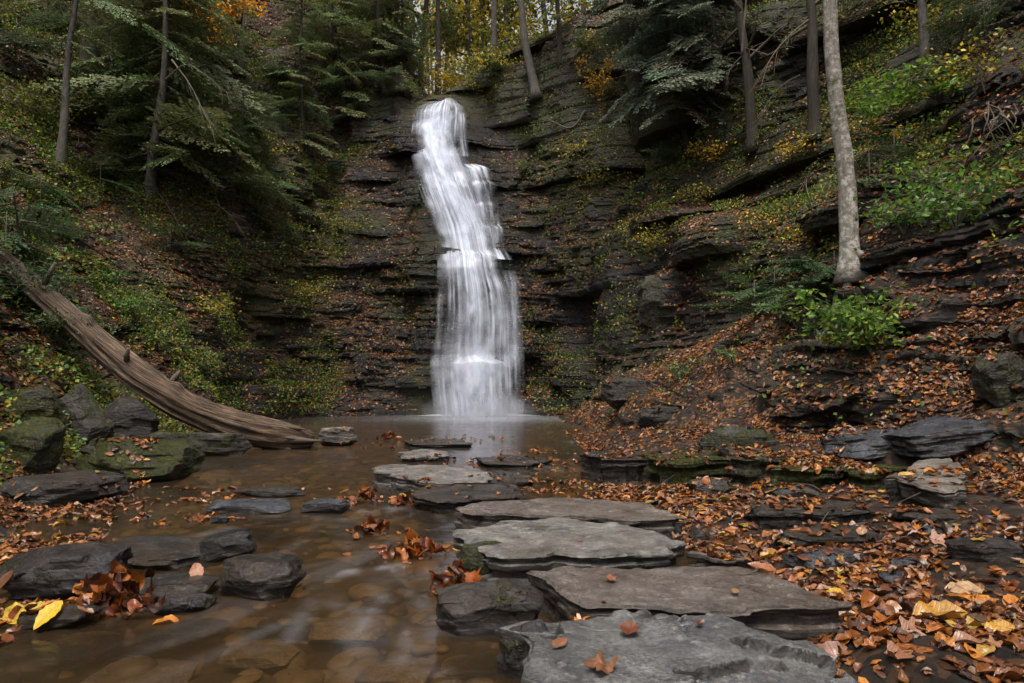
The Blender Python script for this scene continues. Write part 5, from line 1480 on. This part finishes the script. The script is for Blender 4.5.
tree_at(hemlock, 640, 60, 628, 0, 7, 'hemlock on the right rim above the cliff', 30, 18, lo=.05, ext=4, L=(.8, 2.3), col=(0.11, 0.14, 0.09), droop=-.35)
tree_at(hemlock, 728, 100, 712, 0, 6, 'hemlock between the slanting trunk and the right cliff edge', 26, 19, lo=.1, ext=2.4, L=(.8, 2.3), col=(0.11, 0.14, 0.09), droop=-.4)
tree_at(hemlock, 560, 62, 558, 0, 5, 'slim hemlock on top of the outcrop right of the curved trunk', 22, 20, lo=.15, ext=4, L=(.6, 1.8))

# the wood beyond the lip of the falls
r4 = np.random.default_rng(44)
far_trees = [(404, 34, 7, 0), (412, 40, 6, 1), (421, 31, 8, 0), (430, 44, 5, 1), (438, 30, 8, 0), (444, 38, 6, 1), (455, 46, 8, 1), (463, 40, 5, 1), (472, 33, 9, 2), (482, 36, 10, 2), (493, 30, 9, 2), (506, 33, 8, 2),
             (515, 42, 7, 1), (548, 35, 8, 2), (566, 38, 8, 2), (585, 33, 8, 2), (395, 42, 8, 0), (380, 38, 8, 0), (450, 58, 7, 1), (425, 60, 8, 1), (475, 60, 8, 1), (605, 36, 8, 2), (436, 52, 5, 1), (500, 52, 7, 1), (410, 55, 7, 1)]
desc = ['slim evergreen beyond the waterfall lip', 'slender yellow leaved tree beyond the lip', 'broad yellow green tree beyond the right rim']
ORD = ['leftmost', 'second from the left', 'third from the left', 'fourth from the left', 'fifth from the left', 'sixth from the left', 'seventh from the left', 'eighth from the left', 'ninth from the left', 'tenth from the left', 'eleventh from the left', 'twelfth from the left']
rank = {}
for k in range(3):
    for j, q in enumerate(sorted([q for q in far_trees if q[3] == k])): rank[q] = ORD[j]
for i, (px, Y, w_, k) in enumerate(far_trees):
    far_lab = desc[k] + ', ' + rank[(px, Y, w_, k)]
    b = P(px, 75, Y); b[2] = ground(b[0], b[1])
    if b[2] < 5: b[2] = P(px, 80, Y)[2]
    tp = b + np.array([r4.normal(0, .6), 0, r4.uniform(11, 16)])
    if k == 0:
        hemlock(b, tp, w_ * Y / F / 2 * .8, far_lab, 16, 300 + i, lo=.1, L=(.8, 2.2), group='trees beyond the waterfall lip', twigs=3)
    else:
        broad(b, tp, w_ * Y / F / 2 * .7, far_lab, [(0.6, 0.42, 0.04), (0.45, 0.40, 0.05), (0.65, 0.40, 0.04)] if k == 1 else YEL + OLV, 300 + i, mat='bark_grey', nl=12, L=2.4, leaves=450 if 398 < px < 462 else 2600, lsize=.26, s0=.05, spread=.85, group='trees beyond the waterfall lip')


for o_ in [o for o in COL.objects if o.parent is None and o.name.startswith('birch_tree')]:
    b_ = np.array(o_.location); r_ = np.random.default_rng(3); w0 = .14 if o_.name.startswith('birch') else .12
    for i in range(6):
        yw = i * 1.05 + r_.uniform(-.3, .3); q = [b_ + [0, 0, .16]]
        for dd_ in (.18, .38, .6):
            xx, yy_ = b_[0] + math.cos(yw) * dd_, b_[1] + math.sin(yw) * dd_
            q.append(np.array([xx, yy_, min(ground(xx, yy_), b_[2] + .1) - .02 - dd_ * .03]))
        a_ = Acc(); tube(a_, spline(q, 14), np.linspace(w0 * .55, .015, 14), 8, .5, i)
        link('root', a_.mesh('root', M['bark_birch' if o_.name.startswith('birch') else 'bark_dark'], off=b_), o_)
r8 = np.random.default_rng(88)
TW = ['on the leafy flat right of the long brown slab', 'among leaves below the mossy ledge', 'on the leafy slope near the wet blue rocks']
for i in range(30):
    x_, y_ = r8.uniform(1.0, 4.2), r8.uniform(2.6, 8.5)
    if x_ > y_ * .75: continue
    h = drop(x_, y_)
    if h[0] is None: continue
    c0_ = np.array(h[0]) + [0, 0, .02]; yw = r8.uniform(0, 3.14); ln_ = r8.uniform(.12, .32)
    dv = np.array([math.cos(yw), math.sin(yw), 0]) * ln_
    h2 = drop(*(c0_ + dv)[:2]); e_ = (c0_ + dv) if h2[0] is None else np.array([c0_[0] + dv[0], c0_[1] + dv[1], min(h2[0].z, c0_[2] + .1) + .02])
    a_ = Acc(); tube(a_, spline([c0_, (c0_ + e_) / 2 + r8.normal(0, .015, 3), e_], 8), np.linspace(.005, .002, 8), 5)
    o = link('twig', a_.mesh('twig', M['twig'], off=c0_)); o.location = c0_
    k_ = 0 if y_ < 4.3 else (1 if y_ < 6 else 2)
    tag(o, 'thin broken twig lying ' + TW[k_], 'twig', 'twigs lying ' + TW[k_])

# shrubs, seedlings and ferns
def shrub(px, py, h, wd, cols, label, seed, n=400, lsize=.05, group=None, stems=7, name='shrub', at=None, cat='shrub', flatten=.45):
    b = hit(px, py) if at is None else np.array(at)
    r_ = np.random.default_rng(seed)
    root = empty(name, b); tag(root, label, cat, group)
    la = Acc(); tips = []
    for i in range(stems):
        yaw = r_.uniform(0, 6.28); e = np.array([math.cos(yaw) * wd * r_.uniform(.3, 1), math.sin(yaw) * wd * r_.uniform(.2, .7), h * r_.uniform(.5, 1.1)])
        c = spline([b - [0, 0, .05], b + e * [.3, .3, .55] + r_.normal(0, .03, 3), b + e], 9)
        tube(la, c, np.linspace(.010, .003, 9), 4, cap=False); tips += [c[4], c[6], c[8], c[8]]
        for _ in range(3):
            m = r_.integers(3, 9); q = c[m] + r_.normal(0, 1, 3) * [wd * .35, wd * .3, h * .12]
            tube(la, [c[m], (c[m] + q) / 2 + [0, 0, .02], q], [.005, .004, .002], 4, cap=False); tips += [q, (q + c[m]) / 2]
    link('stems', la.mesh('stems', M['twig'], off=b), root)
    ca = Acc(); leaf_cloud(ca, np.array(tips), n, wd * .16, lsize, cols, r_, flatten)
    link('foliage', ca.mesh('foliage', M['green'], False, b), root)
    return root


BRG = [(0.16, 0.28, 0.035), (0.11, 0.22, 0.03), (0.22, 0.31, 0.04), (0.07, 0.15, 0.03)]
shrub(872, 352, .62, .75, BRG, 'bright green leafy shrub below the birch', 1, 1000, .085, stems=14)
shrub(955, 228, .6, .8, GRN + BRG[:1], 'green leafy shrub right of the birch halfway up', 2, 600, .085, stems=10)
shrub(905, 232, .4, .5, GRN, 'small dark green shrub right beside the birch foot', 3, 320, .075)
shrub(760, 235, .5, .9, YEL + OLV + ORG, 'yellowing shrub at the cliff edge left of the birch', 4, 420, .06)
shrub(715, 165, .5, .8, ORG + YEL, 'orange leaved shrub under the slanting trunk', 5, 420, .075)
shrub(690, 205, .4, .8, OLV + YEL, 'olive shrub on the mossy cliff top', 6, 420, .06)
shrub(735, 365, .3, .3, GRN, 'little green plant on the leafy slope', 7, 90, .06)
shrub(102, 285, .5, .55, GRN, 'green leafy plant above the log near the left', 8, 420, .075)
shrub(128, 320, .45, .5, GRN + BRG[:1], 'green leafy plant just above the middle of the log', 9, 380, .075)
shrub(25, 310, .6, .9, [(0.05, 0.10, 0.04), (0.04, 0.08, 0.03)], 'dense dark green bush below the log at the left edge', 10, 1300, .06, stems=14)
shrub(60, 345, .5, .7, [(0.05, 0.09, 0.03), (0.07, 0.11, 0.025)], 'low dark green bush hugging the underside of the log', 11, 900, .06, stems=12)
shrub(200, 370, .35, .5, GRN + OLV, 'yellow green plant above the thick end of the log', 12, 330, .06)
shrub(30, 120, .9, 1.1, OLV + YEL[3:], 'yellow green bush at the upper left edge', 13, 800, .08, stems=12)
shrub(95, 125, .7, .9, OLV + GRN, 'olive bush between the slender pale trunk and the hemlock', 14, 600, .08)
shrub(440, 86, .9, 1.3, YEL[:3], 'golden yellow bush in the gap behind the waterfall lip', 15, 900, .10, at=P(452, 92, 29.5))
shrub(330, 60, .7, .9, OLV, 'olive bush on the rim left of the falls', 16, 500, .08)
shrub(604, 118, 2.2, .9, [(0.42, 0.26, 0.03), (0.5, 0.27, 0.03)], 'golden leaved sapling hanging in front of the right cliff', 17, 900, .09, name='sapling')
shrub(600, 60, .9, .9, YEL + OLV, 'yellow green bush on the right rim of the cliff', 18, 450, .08)
shrub(500, 58, .6, 1.1, OLV, 'olive bush on the outcrop edge nearest the falls', 19, 450, .07)
shrub(985, 90, .7, .8, YEL + OLV, 'yellow leaved shrub at the upper right', 20, 380, .07)
shrub(630, 240, .5, .8, OLV + YEL[:1], 'olive shrub clinging to the right cliff face', 21, 480, .05)
# a sapling with tiers of green leaves reaching out left at the upper right
b = hit(938, 105)
root = empty('sapling', b); tag(root, 'green maple sapling spreading tiers of leaves left of the upper right trunk', 'sapling')
la = Acc(); tips = []
rS = np.random.default_rng(77)
for (px, py) in [(850, 105), (865, 88), (890, 75), (900, 95), (925, 62), (955, 85), (870, 110), (940, 72)]:
    e = P(px, py, b[1] - rS.uniform(.3, 1.2))
    c = spline([b + [0, 0, .1], (b + e) / 2 + [0, 0, .12], e], 12)
    tube(la, c, np.linspace(.014, .003, 12), 5, cap=False); tips += list(c[5:]) + [e] * 2
link('stems', la.mesh('stems', M['twig'], off=b), root)
ca = Acc(); leaf_cloud(ca, np.array(tips), 850, .12, .10, BRG, rS, .3, 1.2); link('foliage', ca.mesh('foliage', M['green'], False, b), root)

# hemlock seedlings and fern-like sprays near the green shrub
def seedling(px, py, L, n, label, seed, col=(0.05, 0.10, 0.035), rise=.25):
    b = hit(px, py); r_ = np.random.default_rng(seed)
    root = empty('hemlock_seedling', b); tag(root, label, 'seedling', 'hemlock seedlings on the slopes')
    na, la = Acc(), Acc()
    for i in range(n):
        add_bough(na, la, b + [0, 0, .08 + r_.random() * L * .6], r_.uniform(0, 6.28), r_.normal(.05, .2), L * r_.uniform(.5, 1.1), r_, np.array(col) * r_.uniform(.7, 1.4), i)
    tube(la, [b - [0, 0, .05], b + [0, 0, L * .7]], [.015, .006], 5)
    link('crown', na.mesh('crown', M['needle'], False, b), root); link('stem', la.mesh('stem', M['twig'], off=b), root)


seedling(755, 318, .9, 10, 'hemlock seedling lowest on the leafy slope, left of the bright green shrub', 21, (0.09, 0.15, 0.06))
seedling(795, 325, .9, 10, 'hemlock seedling touching the left side of the bright green shrub', 22, (0.10, 0.17, 0.06))
seedling(820, 312, .9, 10, 'hemlock seedling behind the bright green shrub', 23, (0.09, 0.15, 0.06))
seedling(775, 300, .8, 10, 'hemlock seedling farthest left beside the bright green shrub', 1)
seedling(810, 295, .8, 9, 'hemlock seedling directly below the birch', 2)
seedling(835, 285, .7, 7, 'small hemlock seedling touching the birch foot', 3)
seedling(895, 170, .9, 7, 'hemlock seedling over the dark hollow right of the birch', 4)
seedling(170, 250, .9, 8, 'hemlock seedling below the grey hemlock trunk', 5)
seedling(270, 200, 1.0, 10, 'hemlock seedling on the left slope nearest the falls', 6)
seedling(40, 210, 1.0, 10, 'hemlock seedling left of the slender pale trunk foot', 7)
seedling(100, 190, 1.0, 10, 'hemlock seedling right of the slender pale trunk foot', 8)
seedling(330, 180, .9, 9, 'hemlock seedling beside the cliff left of the falls', 9)
seedling(660, 175, .9, 9, 'hemlock seedling on the mossy right cliff', 10)
seedling(210, 150, 1.1, 11, 'hemlock seedling high behind the bare twigs', 11)

for i, (px, py, L, n, lb) in enumerate([
    (15, 60, 1.3, 12, 'hemlock seedling in the upper left corner'), (120, 110, 1.2, 12, 'hemlock seedling between the two dark left trunks and the slope'),
    (250, 130, 1.2, 13, 'hemlock seedling under the orange leaved tree'), (200, 60, 1.3, 13, 'hemlock seedling left of the orange leaved tree'),
    (290, 90, 1.3, 13, 'hemlock seedling right of the orange leaved tree'), (350, 130, 1.2, 12, 'hemlock seedling on the ledge edge nearest the upper fall'),
    (320, 235, 1.0, 10, 'hemlock seedling halfway down the left cliff'), (60, 30, 1.4, 13, 'hemlock seedling high behind the slender pale trunk'),
    (385, 90, 1.1, 12, 'hemlock seedling hanging just left of the waterfall lip'), (400, 60, 1.2, 12, 'hemlock seedling on the left rim of the lip'),
    (880, 30, 1.1, 11, 'hemlock seedling at the top between birch and upper right trunk'), (985, 40, 1.1, 11, 'hemlock seedling in the upper right corner'),
    (870, 190, .9, 8, 'hemlock seedling right of the birch halfway up'), (700, 110, 1.1, 11, 'hemlock seedling left of the slanting trunk'),
    (140, 165, 1.2, 12, 'hemlock seedling left of the grey trunk foot'), (5, 255, .9, 10, 'hemlock seedling over the upper end of the log'),
    (620, 95, 1.2, 12, 'hemlock seedling by the golden sapling'), (585, 60, 1.2, 12, 'hemlock seedling on the rim above the golden sapling'), (490, 80, 1.0, 10, 'hemlock seedling on the outcrop corner right of the lip')]):
    seedling(px, py, L * 1.15, n, lb, 60 + i, (0.10, 0.135, 0.065))
for i, (px, py, h, wd, cs, n, ls, lb) in enumerate([
    (478, 93, .5, .9, OLV + YEL, 500, .08, 'olive bush drooping over the right corner of the lip'), (500, 72, .6, 1.0, OLV + YEL, 600, .09, 'olive yellow bush on the slope just right of the lip'), (405, 95, .4, .8, OLV + GRN, 450, .08, 'dark olive bush hanging beside the left corner of the lip'),
    (640, 175, .6, 1.0, YEL + OLV, 500, .07, 'yellow sprig shrub on the mossy buttress right of the falls'), (575, 160, .5, 1.0, YEL + OLV, 400, .07, 'yellow olive shrub on the rock shelf right of the upper fall'),
    (660, 250, .5, .9, YEL + OLV, 450, .07, 'yellow olive shrub on the lower right cliff'), (820, 250, .4, .8, YEL + ORG, 320, .06, 'yellow orange shrub left of the birch foot'),
    (930, 190, .5, .8, BRG, 450, .08, 'bright green shrub over the dark hollow at the right'), (800, 330, .3, .5, GRN + OLV, 200, .06, 'green tuft left of the bright green shrub'),
    (680, 380, .3, .5, OLV + GRN, 200, .06, 'olive tuft on the leafy slope above the ledge'), (620, 400, .3, .5, OLV, 200, .06, 'olive tuft at the foot of the right cliff'),
    (60, 240, .5, .8, BRG + GRN, 500, .07, 'fresh green shrub above the upper end of the log'), (150, 350, .4, .6, BRG + OLV, 350, .06, 'fresh green shrub behind the thick end of the log'),
    (210, 320, .5, .9, YEL + OLV, 500, .07, 'yellow green shrub on the left slope behind the log'), (275, 235, .5, 1.0, YEL + OLV, 500, .07, 'yellow green shrub on the left slope under the small hemlock'),
    (300, 300, .6, 1.3, YEL + OLV, 700, .07, 'yellow olive shrub on the left ledges beside the falls'), (345, 235, .6, 1.2, OLV + YEL, 600, .07, 'olive shrub on the left ledges above the yellow olive one'),
    (240, 260, .6, 1.2, OLV + GRN, 600, .07, 'mossy green shrub in the middle of the left slope'), (265, 165, .6, 1.1, YEL + OLV, 500, .08, 'yellowing shrub under the hemlock boughs'),
    (180, 150, .6, 1.0, OLV, 500, .08, 'olive shrub behind the grey hemlock trunk'), (320, 20, .8, 1.3, OLV + GRN, 700, .10, 'dark green shrub at the top left of the falls'),
    (375, 25, .8, 1.4, GRN + OLV, 700, .10, 'dark green bush on the left rim above the lip'), (465, 72, .6, 1.0, YEL + OLV, 500, .09, 'yellow green bush on the right corner of the lip'),
    (540, 45, .7, 1.3, OLV + YEL, 600, .10, 'olive bush round the curved trunk foot'), (950, 30, .6, 1.0, OLV + YEL, 500, .07, 'yellow green bush at the top right'),
    (885, 150, .4, .8, OLV + ORG, 300, .06, 'brownish shrub over the dark hollow'), (790, 160, .4, .9, ORG + YEL, 350, .07, 'orange shrub on the leafy ledge between the dark trunk and birch'),
    (560, 215, .4, 1.0, OLV, 450, .07, 'olive moss hung shrub right of the side cascade'), (600, 190, .5, 1.1, OLV + YEL[:1], 500, .07, 'olive shrub on the right cliff shelf')]):
    shrub(px, py, h, wd, cs, lb, 140 + i, n, ls, stems=9)

# roots hanging from the undercut bank at the upper right, and bare dead branches
b = hit(1000, 118)
root = Acc(); rS = np.random.default_rng(5)
for i in range(46):
    s = b + np.array([rS.uniform(-.35, .55), rS.uniform(-.25, .05), rS.uniform(-.05, .12)])
    ln = rS.uniform(.3, 1.0)
    tube(root, spline([s, s + [rS.normal(0, .08), -.12, -ln * .35], s + [rS.normal(0, .14), -.10, -ln * .7], s + [rS.normal(0, .2), -.08, -ln]], 9), np.linspace(.012, .003, 9), 4, cap=False)
o = link('hanging_roots', root.mesh('hanging_roots', M['twig'], off=b)); o.location = b
tag(o, 'tangle of pale bare roots hanging from the bank at the right edge', 'roots')


def dead_branch(pts, r0, label, seed, forks=6, mat='twig'):
    a = Acc(); r_ = np.random.default_rng(seed)
    c = spline(pts, 20); tube(a, c, np.linspace(r0, r0 * .3, 20), 6, .2, seed)
    ln = np.linalg.norm(c[-1] - c[0])
    for i in range(forks):
        m = r_.integers(4, 19); e = c[m] + unit(c[m] - c[m - 2] + r_.normal(0, .5, 3) * np.linalg.norm(c[m] - c[m - 2])) * ln * r_.uniform(.12, .35)
        tube(a, spline([c[m], (c[m] + e) / 2 + r_.normal(0, .03, 3), e], 6), np.linspace(r0 * .4, r0 * .12, 6), 4, cap=False)
    o = link('dead_branch', a.mesh('dead_branch', M[mat], off=c[0])); o.location = c[0]
    tag(o, label, 'branch', 'bare dead branches')


for i, (px, py, dx, dy, lb) in enumerate([(770, 40, -45, 40, 'bare twiggy branch between the slanting and dark ledge trunks'), (800, 75, -40, 45, 'bare twiggy branch crossing left of the dark ledge trunk'),
        (870, 150, -45, 40, 'bare twiggy branch touching the right side of the birch'), (905, 140, 40, 30, 'bare twiggy branch above the dark hollow'), (960, 60, -50, 20, 'bare twiggy branch at the upper right'),
        (230, 70, -40, 40, 'bare twiggy branch left of the orange leaved tree trunk'), (205, 200, 35, 30, 'bare twiggy branch low on the left slope'), (835, 200, -50, 30, 'bare twiggy branch left of the birch above the hollow')]):
    h_ = hit(px, py); Y_ = h_[1] - .5
    dead_branch([P(px, py, Y_), P(px + dx * .4, py + dy * .2, Y_ - .2), P(px + dx * .8, py + dy * .6, Y_ - .3), P(px + dx, py + dy, Y_ - .3)], .014, lb, 40 + i, 16)
h1 = hit(190, 110)[1]
dead_branch([P(172, 60, 12.5), P(190, 85, 12.2), P(205, 115, 12.0), P(215, 135, 11.9)], .018, 'bare curved twig hanging right of the grey hemlock trunk', 1, 9)
dead_branch([P(165, 80, 12.5), P(185, 65, 12.3), P(205, 75, 12.0), P(230, 95, 12.0)], .016, 'bare twig reaching right at the height of the thick mossy trunk foot', 2, 9)
dead_branch([hit(155, 190) + [0, 0, .05], hit(170, 212) + [0, -.1, .1], hit(186, 236) + [0, -.1, .05]], .022, 'straight pale stick lying below the grey hemlock trunk', 3, 2)
dead_branch([hit(60, 232) + [0, -.1, .1], hit(100, 258) + [0, -.1, .12], hit(140, 285) + [0, -.1, .08]], .03, 'dark pole lying on the slope above the log', 4, 2, 'bark_dark')
dead_branch([P(742, 55, 13.6), P(744, 25, 13.5), P(746, 0, 13.5), P(745, -30, 13.5)], .03, 'thin pale dead stem beside the slanting trunk', 5, 5)
dead_branch([P(808, 20, 12.8), P(790, 35, 12.6), P(770, 60, 12.3), P(760, 90, 12.2)], .018, 'bare crooked branch left of the dark ledge trunk', 6, 9)
dead_branch([hit(838, 160) + [0, -.3, 0], hit(815, 165) + [0, -.4, .05], hit(800, 190) + [0, -.3, .1], hit(812, 225) + [0, -.2, .05]], .02, 'looping bare root left of the birch trunk', 7, 9)
dead_branch([hit(585, 112) + [0, -.1, 0], hit(570, 130) + [0, -.2, 0], hit(545, 120) + [0, -.2, 0]], .05, 'gnarled root at the foot of the curved trunk', 8, 4, 'bark_grey')

# undergrowth no one could count: small leaves and moss tufts over the slopes
ga = np.where((um >= 13.4) | (vm > 4.3) & (um < 8.5), 1.0, .4) * sst(fn[..., 2], -.05, .35) * view * (vm > 1.0)
ga = np.where((um >= 10) & (um <= 13), .05, ga)
ga = np.where((um < 8.5) & (vm < 3.1), .04, ga)
gn = fbm(cen[..., 0] * .9, cen[..., 1] * .9, cen[..., 2] * .9, 3, 141)
Wg = (area * ga * sst(gn, .42, .62)).ravel(); Wg /= Wg.sum()
NG = 170000
r6 = np.random.default_rng(6)
idx = r6.choice(len(Wg), NG, p=Wg)
pg = cen.reshape(-1, 3)[idx] + unit(fn.reshape(-1, 3)[idx] + [0, 0, .5]) * r6.uniform(.01, .16, (NG, 1))
cg = np.array(OLV + GRN + [(0.30, 0.22, 0.03), (0.04, 0.06, 0.015)])[r6.integers(0, 9, NG)] * r6.uniform(.6, 1.8, (NG, 1))
V5, F5, C5 = scatter(pg, unit(r6.normal(0, 1, (NG, 3)) + [0, -.2, 1.2]), r6.uniform(.04, .085, NG), cg, r6, .3, False)
o = link('undergrowth', np_mesh('undergrowth', V5, F5, M['green'], {'tint': C5}, False))
tag(o, 'low green and yellowing ground plants covering the gorge slopes', 'undergrowth', kind='stuff')
print('done; leaves', len(ps))
